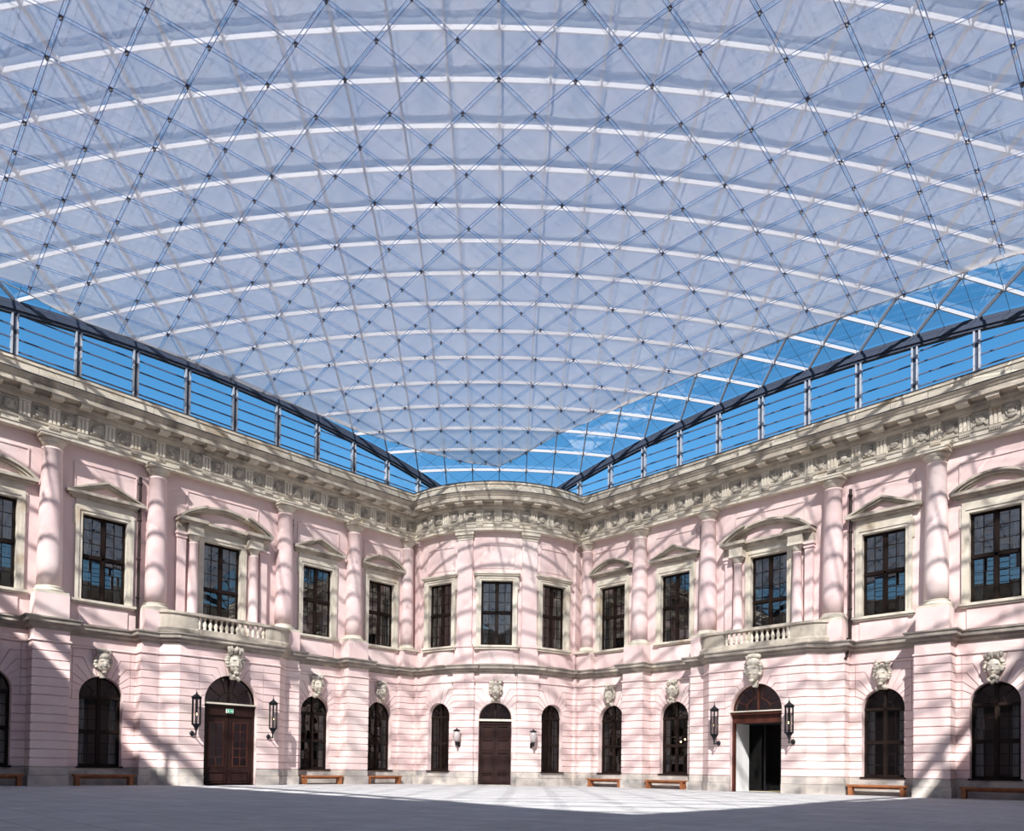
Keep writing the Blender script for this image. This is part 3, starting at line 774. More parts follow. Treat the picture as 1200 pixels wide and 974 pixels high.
def ent_unit(loc, rz, half_loc, half_rz, k):
    o = eput('triglyph', TRI, loc, rz); put('guttae', GUT, o); eput('mutule', MUT, loc, rz)
    if half_loc: eput('metope', MET[k % 4], half_loc, half_rz)
SP = 1.09
for sd in 'LR':
    k = 0
    for i in range(-10, 15):
        c = UC+SP*i
        if c < 8.2: continue
        loc, rz = frame(sd, c); l2, r2 = frame(sd, c-SP/2); ent_unit(loc, rz, l2, r2, (i*7+(sd == 'R')*3) % 11); k += 1
nb = 11; st = 2*fold_th(.4, .4)/nb
for i in range(nb):
    t = (i-(nb-1)/2)*st; loc, rz = frame('A', t); l2, r2 = frame('A', t+st/2)
    ent_unit(loc, rz, l2 if i < nb-1 else None, r2, (i*5) % 7)

# ---------------------------------------------------------------- ground-floor windows and doors
def arc_in(w, zs, n=14): return [(w*math.cos(PI*i/n), zs+w*math.sin(PI*i/n)) for i in range(n+1)]
def fan_bars(mb, w, zs, y0, y1, hubr=.38, spokes=(45, 90, 135), t=.02):
    inner = arc_in(w*hubr, zs); inner2 = arc_in(w*hubr-.035, zs)
    mb.strip(inner2, inner, y0, y1)
    for a in spokes:
        a = math.radians(a); ca, sa = math.cos(a), math.sin(a)
        p0, p1 = (w*hubr*ca, zs+w*hubr*sa), ((w-.03)*ca, zs+(w-.03)*sa); nx, nz = -sa*t, ca*t
        q = [(p0[0]-nx, p0[1]-nz), (p1[0]-nx, p1[1]-nz), (p1[0]+nx, p1[1]+nz), (p0[0]+nx, p0[1]+nz)]
        mb.prism(q, y0, y1)
def ground_window(name, w, top, sill):
    r = structure(empty(name)); zs = top-w; y0 = .28
    fr = MB(); fr.strip(arc_in(w-.08, zs), arc_in(w, zs), y0, y0+.12)
    for sg in (-1, 1): fr.box(min(sg*w, sg*(w-.08)), max(sg*w, sg*(w-.08)), y0, y0+.12, sill, zs)
    fr.box(-w, w, y0, y0+.12, sill, sill+.09); fr.box(-w, w, y0-.03, y0+.12, zs-.1, zs+.02); fr.box(-.06, .06, y0-.03, y0+.12, sill, top-.02)
    zm = sill+(zs-sill)*.5; fr.box(-w, w, y0-.02, y0+.12, zm-.05, zm+.05); fr.box(-w-.06, w+.06, -.12, .3, sill-.05, sill+.02)
    fr.build('window_frame', M['frame'], r)
    cols, rows = 2, 3
    for x0, x1 in ((-w+.08, -.06), (.06, w-.08)):
        for z0, z1 in ((sill+.09, zm-.05), (zm+.05, zs-.1)):
            sb = MB(); rect_ring(sb, x0+.04, x1-.04, z0+.04, z1-.04, .04, y0+.02, y0+.08)
            for i in range(1, cols): x = x0+(x1-x0)*i/cols; sb.box(x-.013, x+.013, y0+.03, y0+.07, z0, z1)
            for j in range(1, rows): z = z0+(z1-z0)*j/rows; sb.box(x0, x1, y0+.03, y0+.07, z-.013, z+.013)
            so = sb.build('sash', M['frame'], r)
            for i in range(cols):
                for j in range(rows):
                    a, b = x0+(x1-x0)*i/cols+.012, x0+(x1-x0)*(i+1)/cols-.012; c, d = z0+(z1-z0)*j/rows+.012, z0+(z1-z0)*(j+1)/rows-.012
                    k = random.uniform(-.005, .005); MB().quad((a, y0+.05+k, c), (b, y0+.05-k, c), (b, y0+.05-k, d), (a, y0+.05+k, d)).build('pane', M['paneg'], so)
    fb = MB(); fan_bars(fb, w, zs, y0+.03, y0+.07); fo = fb.build('fanlight', M['frame'], r)
    for sg in (-1, 1):
        pts = [(0, zs)]+[((w-.05)*math.cos(PI/2*i/7), zs+(w-.05)*math.sin(PI/2*i/7)) for i in range(8)]
        pts = [(sg*x, z) for x, z in pts]; MB().poly([(x, y0+.05, z) for x, z in (pts if sg > 0 else pts[::-1])]).build('pane', M['paneg'], fo)
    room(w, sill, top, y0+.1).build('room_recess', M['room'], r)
    for sg in (-1, 1):
        cu = MB(); n = 7
        for i in range(n):
            xa = sg*(w-.05-.32*i/n); xb = sg*(w-.05-.32*(i+1)/n); ya = .52+.03*(i % 2); yb = .52+.03*((i+1) % 2)
            cu.quad((xa, ya, sill+.02), (xb, yb, sill+.02), (xb, yb, zs), (xa, ya, zs))
        cu.build('curtain', M['curtain'], r)
    return r
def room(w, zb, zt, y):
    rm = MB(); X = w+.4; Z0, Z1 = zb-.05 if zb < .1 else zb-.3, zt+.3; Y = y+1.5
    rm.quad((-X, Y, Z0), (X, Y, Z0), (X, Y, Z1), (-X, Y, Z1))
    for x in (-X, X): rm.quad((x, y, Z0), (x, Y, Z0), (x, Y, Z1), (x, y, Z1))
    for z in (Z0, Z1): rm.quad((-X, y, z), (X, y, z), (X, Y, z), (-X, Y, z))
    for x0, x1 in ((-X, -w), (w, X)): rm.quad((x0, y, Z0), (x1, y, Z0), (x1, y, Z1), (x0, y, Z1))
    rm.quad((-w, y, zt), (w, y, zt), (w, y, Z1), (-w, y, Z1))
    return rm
for sd in 'LR':
    for c, w, k in OPEN[sd]:
        if k == 'g':
            loc, rz = frame(sd, c); win = place_window('g', lambda n: ground_window(n, WG, ZG, ZSILL), loc, rz)
            if sd == 'R' and abs(c-(UC-C2)) < .1: glow = win
for bx, bz in ((-.42, 2.62), (-.14, 2.66), (.12, 2.78)):
    MB().ball((bx, .95, bz), (.05, .05, .05), 2).build('room_light', M['flame'], glow)
for c, w, k in OPEN['A']:
    if k == 'a':
        loc, rz = frame('A', c); place_window('a', lambda n: ground_window(n, AW, 4.86, ZSILL), loc, rz)

def leaf(x0, x1, z0, z1, y, panels, glazed=None, parent=None, mat='door'):
    o = MB().box(x0, x1, y, y+.07, z0, z1).build('door_leaf', M[mat], parent)
    for a, b in panels:
        mb = MB(); rect_ring(mb, x0+.14, x1-.14, a, b, .05, y-.06, y); mb.box(x0+.19, x1-.19, y-.03, y, a+.06, b-.06); mb.build('door_panel', M[mat], o)
    if glazed:
        a, b, rows = glazed; g = MB(); xa, xb = x0+.25, x1-.25
        g.quad((xa, y-.012, a), (xb, y-.012, a), (xb, y-.012, b), (xa, y-.012, b)); g.build('door_pane', M['pane'], o)
        f = MB(); rect_ring(f, xa, xb, a, b, .04, y-.035, y)
        for j in range(1, rows): z = a+(b-a)*j/rows; f.box(xa, xb, y-.03, y-.01, z-.015, z+.015)
        xm = (xa+xb)/2; f.box(xm-.015, xm+.015, y-.03, y-.01, a, b); f.build('glazing_bar', M['mahogany'], o)
    return o
def fanlight(parent, w, zs, y, spokes, mat='frame', hubr=.4):
    fb = MB(); fan_bars(fb, w, zs, y, y+.05, hubr, spokes); fb.strip(arc_in(w-.07, zs), arc_in(w, zs), y-.02, y+.1); fb.box(-.04, .04, y-.04, y+.06, zs, zs+w-.02)
    fo = fb.build('fanlight', M[mat], parent)
    pts = arc_in(w-.04, zs); MB().poly([(x, y+.03, z) for x, z in pts]).build('pane', M['pane'], fo)
    return fo
# corner door (middle of the rounded corner)
loc, rz = frame('A', 0)
d = structure(empty('door_1', loc, rz)); w, zs = .97, 3.90
leaf(-.9, -.01, .06, 3.6, .3, [(.16, .62), (.78, 1.9), (2.02, 2.66), (2.78, 3.46)], None, d); leaf(.01, .9, .06, 3.6, .3, [(.16, .62), (.78, 1.9), (2.02, 2.66), (2.78, 3.46)], None, d)
mb = MB(); mb.box(-w, -.9, .24, .4, 0, 3.9); mb.box(.9, w, .24, .4, 0, 3.9); mb.box(-w, w, .24, .4, 3.6, 3.78); mb.build('door_frame', M['door'], d)
MB().box(-w-.02, w+.02, .12, .42, 3.78, 3.90).build('transom', M['surround'], d)
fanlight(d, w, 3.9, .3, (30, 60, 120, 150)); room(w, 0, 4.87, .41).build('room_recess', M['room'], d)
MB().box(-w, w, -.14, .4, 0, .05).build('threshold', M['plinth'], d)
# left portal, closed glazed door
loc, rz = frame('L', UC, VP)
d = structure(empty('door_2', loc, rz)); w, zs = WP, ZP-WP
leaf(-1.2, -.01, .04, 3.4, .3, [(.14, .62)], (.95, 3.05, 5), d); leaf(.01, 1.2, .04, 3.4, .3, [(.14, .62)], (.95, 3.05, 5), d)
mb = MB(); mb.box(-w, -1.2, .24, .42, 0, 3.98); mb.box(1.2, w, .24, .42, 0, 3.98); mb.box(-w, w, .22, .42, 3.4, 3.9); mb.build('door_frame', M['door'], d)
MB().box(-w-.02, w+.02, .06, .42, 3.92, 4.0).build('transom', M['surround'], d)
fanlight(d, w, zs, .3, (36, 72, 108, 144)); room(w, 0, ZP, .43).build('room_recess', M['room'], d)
MB().tube([(.09, .24, 1.35), (.09, .24, 1.6)], .02).build('door_handle', M['iron'], d)
ex = empty('exit_sign', (loc[0]+.06*math.cos(rz), loc[1]+.06*math.sin(rz), 3.5), rz)
ex.location = Vector(loc)+Matrix.Rotation(rz, 3, 'Z') @ Vector((0, .15, 3.52))
tag(ex, 'small green and white emergency exit sign over the left brown door', 'sign')
MB().box(-.17, .17, -.03, .06, 0, .2).build('sign_case', M['signwhite'], ex)
mb = MB(); mb.box(-.16, .16, -.034, -.029, .01, .19).build('sign_face', M['green'], ex)
g = MB(); g.ball((-.085, -.036, .155), (.018, .004, .018), 1); g.prism([(-.13, .07), (-.07, .09), (-.05, .14), (-.11, .13)], -.038, -.033); g.prism([(-.14, .03), (-.11, .03), (-.08, .09), (-.12, .09)], -.038, -.033); g.prism([(-.07, .03), (-.04, .03), (-.06, .09), (-.09, .09)], -.038, -.033)
g.build('running_figure', M['signwhite'], ex); g = MB(); g.prism([(.0, .085), (.07, .085), (.07, .115), (.0, .115)], -.038, -.033); g.prism([(.07, .06), (.13, .10), (.07, .14)], -.038, -.033); g.prism([(.135, .03), (.15, .03), (.15, .17), (.135, .17)], -.038, -.033)
g.build('exit_arrow', M['signwhite'], ex)
# right portal, open passage
loc, rz = frame('R', UC, VP)
d = structure(empty('door_3', loc, rz))
mb = MB(); mb.box(-w, -w+.10, .2, .42, 0, 3.5); mb.box(w-.10, w, .2, .42, 0, 3.5); mb.box(-w, w, .2, .42, 3.42, 3.86); mb.box(-w-.08, w+.08, .0, .42, 3.84, 3.96); mb.build('door_frame', M['mahogany'], d)
MB().box(-w-.1, w+.1, -.06, .42, 3.96, 4.02).build('transom', M['surround'], d)
fanlight(d, w, zs, .3, (25, 50, 75, 105, 130, 155), 'mahogany', .5)
mb = MB(); Y0, Y1 = .42, 1.9; mb.box(-w-.05, -w+.06, Y0, Y1, 0, 3.5); mb.build('passage_wall', M['white'], d)
mb = MB(); mb.box(w-.02, w+.1, Y0, Y1, 0, 3.5); mb.build('passage_wall', M['white'], d)
MB().box(-w, w, Y0, Y1+.1, 3.45, 3.55).build('passage_ceiling', M['room'], d)
mb = MB()
for x0, x1 in ((-w, -.42), (-.40, .42), (.44, w)): rect_ring(mb, x0+.04, x1-.04, .06, 3.4, .04, Y1, Y1+.05)
mb.build('inner_door_frame', M['iron'], d)
for x0, x1 in ((-w, -.42), (-.40, .42), (.44, w)): MB().quad((x0, Y1+.02, .06), (x1, Y1+.02, .06), (x1, Y1+.02, 3.4), (x0, Y1+.02, 3.4)).build('inner_door_pane', M['panedark'], d)
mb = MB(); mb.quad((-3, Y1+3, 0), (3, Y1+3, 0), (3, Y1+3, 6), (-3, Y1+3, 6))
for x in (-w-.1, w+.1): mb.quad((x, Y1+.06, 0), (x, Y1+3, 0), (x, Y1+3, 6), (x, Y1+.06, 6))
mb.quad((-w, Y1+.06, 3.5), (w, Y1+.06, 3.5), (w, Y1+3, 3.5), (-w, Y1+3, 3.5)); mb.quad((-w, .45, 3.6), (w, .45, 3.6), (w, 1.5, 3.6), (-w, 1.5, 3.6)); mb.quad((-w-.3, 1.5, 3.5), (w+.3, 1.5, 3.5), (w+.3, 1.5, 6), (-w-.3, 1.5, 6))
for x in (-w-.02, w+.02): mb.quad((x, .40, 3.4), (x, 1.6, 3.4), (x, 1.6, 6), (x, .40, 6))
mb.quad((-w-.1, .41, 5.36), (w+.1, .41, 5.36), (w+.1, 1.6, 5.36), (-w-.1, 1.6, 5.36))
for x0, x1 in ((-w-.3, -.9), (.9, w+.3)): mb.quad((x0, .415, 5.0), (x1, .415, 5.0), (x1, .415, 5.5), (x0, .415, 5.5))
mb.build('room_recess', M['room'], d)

# ---------------------------------------------------------------- carved keystone heads
def head_mesh(k):
    rnd = random.Random(k); mb = MB(); st0 = random.getstate(); random.seed(k)
    mb.prism([(-.07, -.58), (.07, -.58), (.2, -.2), (.2, .5), (-.2, .5), (-.2, -.2)], -.14, .02)
    mb.ball((0, -.24, -.02), (.25, .26, .36), 2)                              # face
    mb.ball((0, -.47, -.03), (.05, .07, .11), 1); mb.ball((0, -.49, -.10), (.07, .06, .05), 1)   # nose
    for sg in (-1, 1):
        mb.ball((.10*sg, -.42, .10), (.11, .07, .045), 1)                     # brow
        mb.ball((.10*sg, -.43, .03), (.045, .035, .03), 1)                    # eye
        mb.ball((.13*sg, -.38, -.10), (.09, .09, .09), 1)                     # cheek
        mb.ball((.26*sg, -.2, -.02), (.05, .08, .11), 1)                      # ear
    mb.ball((0, -.43, -.21), (.10, .06, .03), 1); mb.ball((0, -.42, -.27), (.08, .06, .03), 1); mb.ball((0, -.38, -.36), (.12, .1, .09), 1)
    for i in range(15):                                                        # hair curls round the head
        a = math.radians(-30+240*i/14); mb.ball((.30*math.cos(a), -.2+rnd.uniform(-.06, .06), .06+.36*math.sin(a)), (.10, .11, .09), 1, .15)
    if k % 3 == 0:                                                             # helmet with crest
        mb.ball((0, -.22, .30), (.29, .27, .20), 2)
        for i in range(7): mb.ball((-.24+.08*i, -.22, .52+.05*math.cos((i-3)*.6)), (.07, .12, .11), 1, .2)
    elif k % 3 == 1:                                                           # long beard and leafy crown
        for i in range(9): mb.ball((rnd.uniform(-.16, .16), -.34, -.38-.028*i), (.07, .08, .08), 1, .2)
        for i in range(6): mb.ball((-.25+.1*i, -.28, .42+.07*(i % 2)), (.07, .12, .13), 1, .2)
    else:                                                                      # wild hair, drapery below
        for i in range(9): mb.ball((rnd.uniform(-.3, .3), -.22, .34+rnd.uniform(0, .24)), (.11, .12, .09), 1, .25)
        for i in range(6): mb.ball((-.2+.08*i, -.2, -.46-.03*abs(3-i)), (.07, .1, .12), 1, .2)
    for sg in (-1, 1): mb.ball((.17*sg, -.14, .56), (.12, .13, .08), 1, .1)
    random.setstate(st0)
    return mb.mesh('keystone_head', M['head'])
HEADS = [head_mesh(k) for k in range(6)]
hk = 0
for sd in 'LRA':
    for c, w, k in OPEN[sd]:
        if k == 'a': continue
        s = spec(k); loc, rz = frame(sd, c, s['v']); me = HEADS[(hk*2+(sd == 'R')) % 6]; hk += 1
        o = wput(sd, 'keystone_head', me, (loc[0], loc[1], {'g': 5.42, 'p': 5.92, 'd': 5.52}[k]), rz)
        sc = {'g': 1.05, 'p': 1.3, 'd': 1.05}[k]; o.scale = (sc, sc, sc*1.02)

# ---------------------------------------------------------------- rainwater pipes
def pipe(z0, z1):
    mb = MB(); mb.tube([(0, -.16, z0), (0, -.16, z1)], .07, 10); o = mb.mesh('downpipe', M['pipe']); return o
PIPE = pipe(7.2, 14.25)
def pipe_rings():
    mb = MB()
    for z in (8.6, 10.4, 12.2, 13.9): mb.lathe(0, -.16, [(.09, z), (.095, z+.04), (.09, z+.08)], 10); mb.box(-.02, .02, -.12, .02, z, z+.06)
    return mb.mesh('pipe_bracket', M['pipe'])
PR = pipe_rings()
for sd in 'LR':
    for u in (23.52, 15.78):
        loc, rz = frame(sd, u); o = wput(sd, 'downpipe', PIPE, loc, rz); put('pipe_bracket', PR, o)
loc, rz = frame('R', 23.52)
mb = MB(); mb.tube([(0, -.46, 7.25), (0, -.46, 6.6), (.0, -.5, 6.4), (.0, -.75, 6.25)], .06, 8); wput('R', 'pipe_spout', mb.mesh('pipe_spout', M['pipe']), loc, rz)

# ---------------------------------------------------------------- floor, near walls
fl = MB(); q = UFAR/math.sqrt(2)
fl.quad((-q-1, -q, 0), (0, -2*q-1, 0), (q+1, -q, 0), (0, 1, 0))
fo = fl.build('floor', M['floor']); structure(fo)
for nm, a, b in (('wall_near_left', (-q, -q), (0, -2*q)), ('wall_near_right', (0, -2*q), (q, -q))):
    mid = ((a[0]+b[0])/2, (a[1]+b[1])/2); e = structure(empty(nm, (*mid, 0)))
    pts = [(x-mid[0], y-mid[1]) for x, y in (b, a)]
    mb = MB(); sweep(mb, pts, [(0, 0), (0, 15)], closed=False); mb.build('plaster_wall', M['plaster'], e)
    mb = MB(); sweep(mb, pts, [(0, 14.9), (.4, 15), (.4, 16), (1.1, 16.4), (1.3, 16.88), (.7, 16.95), (.7, 17.7), (-.8, 17.7), (-.8, 15)], closed=True); mb.build('entablature', M['cornice'], e)
    mb = MB(); sweep(mb, pts, [(-.05, 6.5), (.4, 6.7), (.4, 7.05), (-.05, 7.1)]); mb.build('string_course', M['string'], e)

# ---------------------------------------------------------------- benches
def make_bench(L):
    t = empty('bench'); h = L/2
    mb = MB(); mb.box(-h, h, -.22, .22, .40, .49); o = mb.build('seat', M['bench'], t)
    for sg in (-1, 1): MB().box(sg*(h-.14)-.08, sg*(h-.14)+.08, -.19, .19, 0, .40).build('leg', M['bench'], t)
    MB().box(-h+.2, h-.2, -.03, .03, .30, .40).build('stretcher', M['bench'], t)
    return t
B0 = make_bench(2.45); first = True
BL = [('L', 29.2, 'wooden bench at the left edge, under the leftmost dark arched window'), ('L', 24.9, 'wooden bench under the dark arched window left of the brown glazed door'),
      ('L', 13.95, 'wooden bench under the first arched window right of the left brown glazed door'), ('L', 9.87, 'wooden bench under the last arched window before the rounded corner, left side'),
      ('R', 9.84, 'wooden bench under the first arched window right of the rounded corner'), ('R', 13.95, 'wooden bench under the arched window just left of the open portal'),
      ('R', 24.85, 'wooden bench under the arched window right of the open portal'), ('R', 29.35, 'wooden bench at the right edge, in shade under the rightmost arched window')]
for sd, u, lab in BL:
    x, y = P(sd, u, .62 if u > 12 or True else 1); rz = PI/4 if sd == 'L' else -PI/4
    o = B0 if first else dup(B0, (0,0,0), 0)
    first = False; o.location = (x, y, 0); o.rotation_euler = (0, 0, rz); tag(o, lab, 'bench', 'wooden benches along the courtyard walls')

# ---------------------------------------------------------------- lanterns
def make_lantern():
    t = empty('wall_lantern')            # origin on the wall, lantern centre .55 m out
    cy, r = -.5, .19
    mb = MB()
    for i in range(6):
        a = PI/3*i; x, y = r*math.cos(a), cy+r*math.sin(a); mb.box(x-.022, x+.022, y-.022, y+.022, .55, 1.75)
    mb.lathe(0, cy, [(r+.03, .52), (r+.03, .58), (r, .58)], 6, False); mb.lathe(0, cy, [(r+.03, 1.72), (r+.06, 1.78), (r+.06, 1.82), (.04, 1.98)], 6, False)
    mb.build('lantern_cage', M['iron'], t)
    MB().lathe(0, cy, [(.04, 1.97), (.05, 2.0), (.02, 2.05), (.012, 2.2)], 8).build('finial', M['iron'], t)
    mb = MB(); mb.lathe(0, cy, [(.03, .05), (.035, .22), (.05, .28), (.10, .40), (r, .53)], 8); mb.build('lantern_stem', M['iron'], t)
    mb = MB(); mb.tube([(0, cy, .12), (0, -.3, .10), (0, -.06, .14)], .028, 8); mb.tube([(0, -.03, .0), (0, -.03, .28)], .03, 8)
    mb.ball((0, -.06, .14), (.12, .07, .12), 2); mb.build('wall_bracket', M['iron'], t)
    g = MB()
    for i in range(6):
        a, b = PI/3*i, PI/3*(i+1); k = r-.005
        g.quad((k*math.cos(a), cy+k*math.sin(a), .58), (k*math.cos(b), cy+k*math.sin(b), .58), (k*math.cos(b), cy+k*math.sin(b), 1.72), (k*math.cos(a), cy+k*math.sin(a), 1.72))
    g.build('lantern_glass', M['lampglass'], t)
    MB().lathe(0, cy, [(.03, .55), (.03, .95), (.02, .97)], 8).build('candle', M['milk'], t)
    MB().ball((0, cy, 1.02), (.035, .035, .07), 2).build('flame', M['flame'], t)
    return t
L0 = make_lantern(); first = True
for sd, dx, lab in (('L', -1.92, 'black hexagonal wall lantern left of the brown glazed door'), ('L', 1.92, 'black hexagonal wall lantern right of the brown glazed door'),
                    ('R', -1.92, 'black hexagonal wall lantern left of the open portal'), ('R', 1.92, 'black hexagonal wall lantern right of the open portal')):
    loc, rz = frame(sd, UC, VP+JD); p = Vector(loc)+Matrix.Rotation(rz, 3, 'Z') @ Vector((dx, 0, 2.30))
    o = L0 if first else dup(L0, (0,0,0), 0); first = False
    o.location = p; o.rotation_euler = (0, 0, rz); tag(o, lab, 'lantern', 'black lanterns beside the portals')
def make_lamp():
    t = empty('wall_lamp'); cy = -.36
    MB().lathe(0, cy, [(.10, .42), (.17, .50), (.21, .70), (.20, .95), (.14, 1.02)], 14).build('lamp_shade', M['milk'], t)
    MB().lathe(0, cy, [(.15, 1.02), (.22, 1.05), (.22, 1.08), (.05, 1.14), (.03, 1.2)], 14).build('lamp_cap', M['iron'], t)
    mb = MB(); mb.lathe(0, cy, [(.06, .2), (.07, .34), (.11, .42)], 10); mb.tube([(0, cy, .26), (0, -.05, .24)], .035, 8); mb.box(-.07, .07, -.08, .02, .12, .40); mb.build('wall_bracket', M['iron'], t)
    return t
T0 = make_lamp(); first = True
for th, lab in ((-.335, 'small milky glass wall lamp left of the corner door'), (.335, 'small milky glass wall lamp right of the corner door')):
    loc, rz = frame('A', th, VPA+JD); o = T0 if first else dup(T0, (0,0,0), 0); first = False
    o.location = (loc[0], loc[1], 2.12); o.rotation_euler = (0, 0, rz); tag(o, lab, 'wall lamp', 'milky lamps beside the corner door')

# ---------------------------------------------------------------- glass roof: ring, posts, rails, panes, lattice
STEP, NB_, Y0 = 2.4, 17, .424
SIDE = STEP*NB_
def dome(s, t, d=0): return 17.95+2.97*(2-((s-20.4)/20.4)**2-((t-20.4)/20.4)**2)-d
def rp(s, t, dz=0): return ((t-s)*S2, Y0-(s+t)*S2, dome(s, t)+dz)     # s along the left wall, t along the right wall
ROOF = structure(empty('ceiling', (0, -28, 20)))
def rbuild(mb, name, mat):
    q = ROOF.location; mb.v = [(x-q.x, y-q.y, z-q.z) for x, y, z in mb.v]; return mb.build(name, mat, ROOF)
def edge(side, w):
    return {'L': (w, 0), 'R': (0, w), 'NL': (SIDE, w), 'NR': (w, SIDE)}[side]
for side in ('L', 'R', 'NL', 'NR'):
    mb = MB()
    for i in range(NB_*2):
        a, b = rp(*edge(side, i*STEP/2), -.33), rp(*edge(side, (i+1)*STEP/2), -.33); mb.bar(a, b, .34, .20)
        a, b = rp(*edge(side, i*STEP/2), -.12), rp(*edge(side, (i+1)*STEP/2), -.12); mb.bar(a, b, .26, .16)
        a, b = rp(*edge(side, i*STEP/2), -.50), rp(*edge(side, (i+1)*STEP/2), -.50); mb.bar(a, b, .22, .12)
    rbuild(mb, 'ring_beam', M['steel'])
    far = side in 'LR'
    for i in range(1, NB_):
        x, y, z = rp(*edge(side, i*STEP)); ang = PI/4 if side in ('L', 'NR') else -PI/4
        if z < 18: continue
        for sg in (-1, 1):
            pass
        mb = MB(); h = z-.45-17.55
        for sg in (-1, 1): mb.box(sg*.10-.035, sg*.10+.035, -.10, .10, 0, h)
        o = put('post', mb.mesh('post', M['post']), ROOF, (x, y+28, 17.55-20), ang)
        mb = MB(); mb.box(-.065, .065, -.05, .05, 0, h); put('post_web', mb.mesh('post_web', M['steel']), o)
    mb = MB()
    zt = lambda w: rp(*edge(side, w))[2]-.5
    for i in range(NB_):
        a, b = i*STEP, (i+1)*STEP
        for z in (18.30, 18.82, 19.36, 19.88):
            a2, b2 = a+.1, b-.1
            if zt((a+b)/2) < z+.05: continue
            pa, pb = rp(*edge(side, a2)), rp(*edge(side, b2))
            if far:
                r = MB(); r.bar((pa[0], pa[1], z), (pb[0], pb[1], z), .05, .055); rbuild(r, 'louvre_rail', M['cable'])
            else: mb.bar((pa[0], pa[1], z), (pb[0], pb[1], z), .05, .055)
        if zt(b) > 17.9 or zt(a) > 17.9:
            pa, pb = rp(*edge(side, a+.05)), rp(*edge(side, b-.05))
            MBp = MB(); MBp.quad((pa[0], pa[1]+.06, 17.6), (pb[0], pb[1]+.06, 17.6), (pb[0], pb[1]+.06, max(17.65, zt(b))), (pa[0], pa[1]+.06, max(17.65, zt(a)))); rbuild(MBp, 'glazing_pane', M['roofglass'])
    if mb.v: rbuild(mb, 'louvre_rail', M['cable'])
# diagonal flat bars (they run across and along the court's diagonal)
nodes = []
for k in range(1, 2*NB_):
    T = k*STEP
    pts = []
    for i in range(0, 4*NB_+1):           # bar with s+t = T
        s = i*STEP/2; t = T-s
        if -.01 <= t <= SIDE+.01 and s <= SIDE+.01: pts.append((s, t))
    pts = [p for p in pts if True]
    mb = MB()
    for a, b in zip(pts[:-1], pts[1:]): mb.bar(rp(*a, -.02), rp(*b, -.02), .05, .165)
    rbuild(mb, 'roof_bar', M['bar'])
for k in range(-NB_+1, NB_):
    D = k*STEP; pts = []
    for i in range(0, 4*NB_+1):
        s = i*STEP/2; t = s-D
        if -.01 <= t <= SIDE+.01 and s <= SIDE+.01: pts.append((s, t))
    mb = MB()
    for a, b in zip(pts[:-1], pts[1:]): mb.bar(rp(*a, -.02), rp(*b, -.02), .05, .165)
    rbuild(mb, 'roof_bar', M['bar'])
nd = MB()
for i in range(1, 2*NB_):
    for j in range(1, 2*NB_):
        if (i+j) % 2 == 0:
            x, y, z = rp(i*STEP/2, j*STEP/2)
            nd.lathe(x, y, [(.06, z-.14), (.075, z-.12), (.075, z+.08), (.06, z+.1)], 8, False)
o = rbuild(nd, 'lattice_node', M['bar']); o['kind'] = 'stuff'
for ax in (0, 1):
    for j in range(1, 2*NB_):
        c = j*STEP/2; mb = MB(); pts = []
        for i in range(0, 2*NB_+1):
            w_ = i*STEP/2; p = (w_, c) if ax == 0 else (c, w_)
            pts.append(rp(*p, -.14))
        mb.tube(pts, .010, 4); rbuild(mb, 'cable', M['cable'])
# roof glass, one pane per lattice cell; the far rim in single panes, the rest as one field
field = MB()
for i in range(2*NB_+1):
    for j in range(2*NB_+1):
        if (i+j) % 2 == 1:
            s, t = i*STEP/2, j*STEP/2; h = STEP/2
            c = [(s-h, t), (s, t-h), (s+h, t), (s, t+h)]
            c = [p for p in c if -.01 <= p[0] <= SIDE+.01 and -.01 <= p[1] <= SIDE+.01]
            if len(c) < 3: continue
            q = [rp(*p, .13) for p in c]
            if min(s, t) < 3.7 and max(s, t) < 34:
                g = MB(); g.poly(q); rbuild(g, 'roof_pane', M['roofglass'])
            else: field.poly(q)
o = rbuild(field, 'roof_glass_field', M['roofglass']); o['kind'] = 'stuff'

# ---------------------------------------------------------------- stretched membrane ceiling below the lattice
MEMB = empty('membrane_ceiling', (0, -28, 21)); tag(MEMB, 'taut translucent white membrane ceiling hung in panels under the glass roof', 'membrane')
def mbuild(mb, name, mat):
    q = MEMB.location; mb.v = [(x-q.x, y-q.y, z-q.z) for x, y, z in mb.v]; return mb.build(name, mat, MEMB)
LT = [.4, 1.7, 2.9, 4.05, 5.2, 6.35, 7.55, 8.8, 10.05, 11.4, 12.85, 14.45, 16.2, 17.92, 19.66, 21.43, 23.2, 24.95, 26.85, 28.65, 30.4, 32.1, 33.8, 35.5, 37.2, 38.8, 40.5]
def interp(tab, x):
    if x <= tab[0][0]: return tab[0][1]
    for (a, va), (b, vb) in zip(tab[:-1], tab[1:]):
        if x <= b:
            k = (x-a)/(b-a); k = k*k*(3-2*k)*.3+k*.7; return va+(vb-va)*k
    return tab[-1][1]
TE = [(4.36, 4.33), (6.3, 3.0), (9, 1.9), (12.7, .95), (15.4, .7), (18.3, .5), (21.5, .6), (26.6, .77), (29.7, 1.6), (34, 3), (37, 4.2)]
SE = [(4.33, 4.36), (6.5, 4.05), (8.63, 3.95), (10.9, 3.6), (14.8, 3.2), (19, 3.05), (24, 3.0), (26.4, 3.07), (30.8, 3.4), (34, 3.7), (37, 4.4)]
def clampst(s, t):
    t2 = max(t, interp(TE, max(s, 4.36))); s2 = max(s, interp(SE, max(t2, 4.33))); return s2, t2
def mp(s, t, dz=0):
    x, y, z = rp(s, t); return (x, y, z-.6+dz)
cells = []
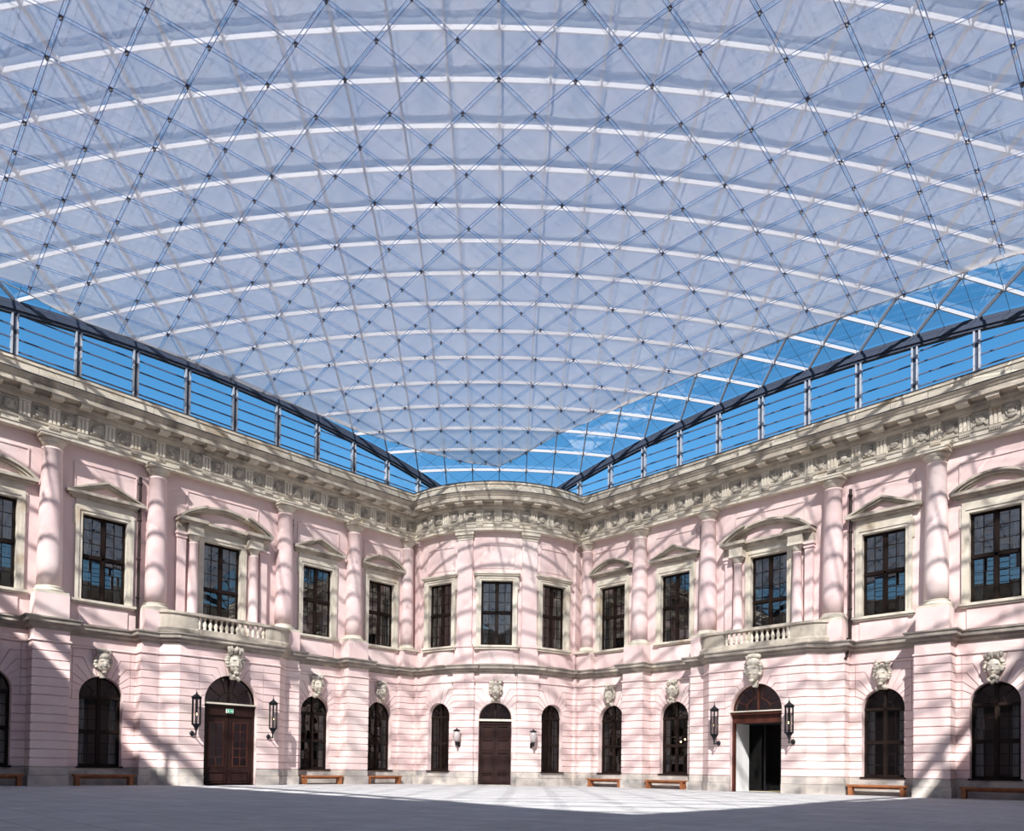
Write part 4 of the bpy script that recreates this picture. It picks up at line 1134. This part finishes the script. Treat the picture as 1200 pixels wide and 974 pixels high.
for i in range(len(LT)-1):
    for j in range(len(LT)-1):
        s0, s1, t0, t1 = LT[i], LT[i+1], LT[j], LT[j+1]
        g = .015; n = 3
        grid = [[clampst(s0+g+(s1-s0-2*g)*a/n, t0+g+(t1-t0-2*g)*b/n) for b in range(n+1)] for a in range(n+1)]
        ext = abs(grid[n][n][0]-grid[0][n][0])*abs(grid[n][n][1]-grid[n][0][1])
        if ext < .02: continue
        cx, cy = (s0+s1)/2, (t0+t1)/2; p = Vector(mp(cx, cy)); dp = p-CAMP
        inv = cam_o.matrix_world.to_3x3().transposed() @ dp; dep = -inv.z
        vis = dep > 1 and -20 < CX+F_PX*inv.x/dep < 1220 and -20 < CY-F_PX*inv.y/dep < 700
        cells.append((0 if vis else 1, dp.length, grid))
cells.sort(key=lambda c: (c[0], c[1]))
def panel(mb, grid):
    n0 = len(mb.v); n = len(grid)-1
    for a in range(n+1):
        for b in range(n+1):
            u, w_ = a/n*2-1, b/n*2-1; mb.v.append(mp(*grid[a][b], -.05*(1-u*u)*(1-w_*w_)))
    for a in range(n):
        for b in range(n):
            mb.sm.add(len(mb.f)); mb.f.append((n0+a*(n+1)+b, n0+(a+1)*(n+1)+b, n0+(a+1)*(n+1)+b+1, n0+a*(n+1)+b+1))
rest = MB()
for q, (vis, dist, grid) in enumerate(cells):
    if q < 300:
        m_ = MB(); panel(m_, grid); mbuild(m_, 'membrane_panel', M['membrane'])
    else: panel(rest, grid)
o = mbuild(rest, 'membrane_field', M['membrane']); o['kind'] = 'stuff'
# paired edge cords along every seam
for ax in (0, 1):
    for c in LT:
        mb = MB()
        for off in (-.06, .06):
            pts = []
            w_ = .4
            while w_ <= 40.5:
                p = (w_, c+off) if ax == 0 else (c+off, w_)
                k = clampst(*p)
                if abs(k[0]-p[0])+abs(k[1]-p[1]) < .35: pts.append(mp(*k, -.01))
                w_ += .8
            if len(pts) > 2: mb.tube(pts, .011, 4)
        if mb.v: mbuild(mb, 'seam_cord', M['seam'])
# rim cord
pts = [mp(*clampst(s, 0), -.01) for s in [4.36+.5*i for i in range(60)]]; MBr = MB(); MBr.tube(pts, .025, 5); mbuild(MBr, 'edge_cord', M['bar'])
pts = [mp(*clampst(0, t), -.01) for t in [4.33+.5*i for i in range(60)]]; MBr = MB(); MBr.tube(pts, .025, 5); mbuild(MBr, 'edge_cord', M['bar'])
CLIP = MB().lathe(0, 0, [(.015, -.13), (.04, -.11), (.04, -.04), (.065, -.03), (.065, .01)], 8, False).mesh('clip', M['clip'])
cl = []
for s in LT:
    for t in LT:
        k = clampst(s, t)
        if abs(k[0]-s)+abs(k[1]-t) > .2: continue
        p = Vector(mp(*k)); dp = p-CAMP; inv = cam_o.matrix_world.to_3x3().transposed() @ dp; dep = -inv.z
        vis = dep > 1 and -10 < CX+F_PX*inv.x/dep < 1210 and -10 < CY-F_PX*inv.y/dep < 700
        cl.append((0 if vis else 1, dp.length, p))
cl.sort(key=lambda c: (c[0], c[1])); far_clips = MB()
for q, (vis, dist, p) in enumerate(cl):
    if q < 300: put('clip', CLIP, MEMB, p-MEMB.location)
    else: far_clips.lathe(p.x, p.y, [(.02, p.z-.16), (.055, p.z-.13), (.055, p.z-.05), (.085, p.z-.03), (.085, p.z+.02)], 6, False)
o = mbuild(far_clips, 'clip', M['clip']); o['kind'] = 'stuff'
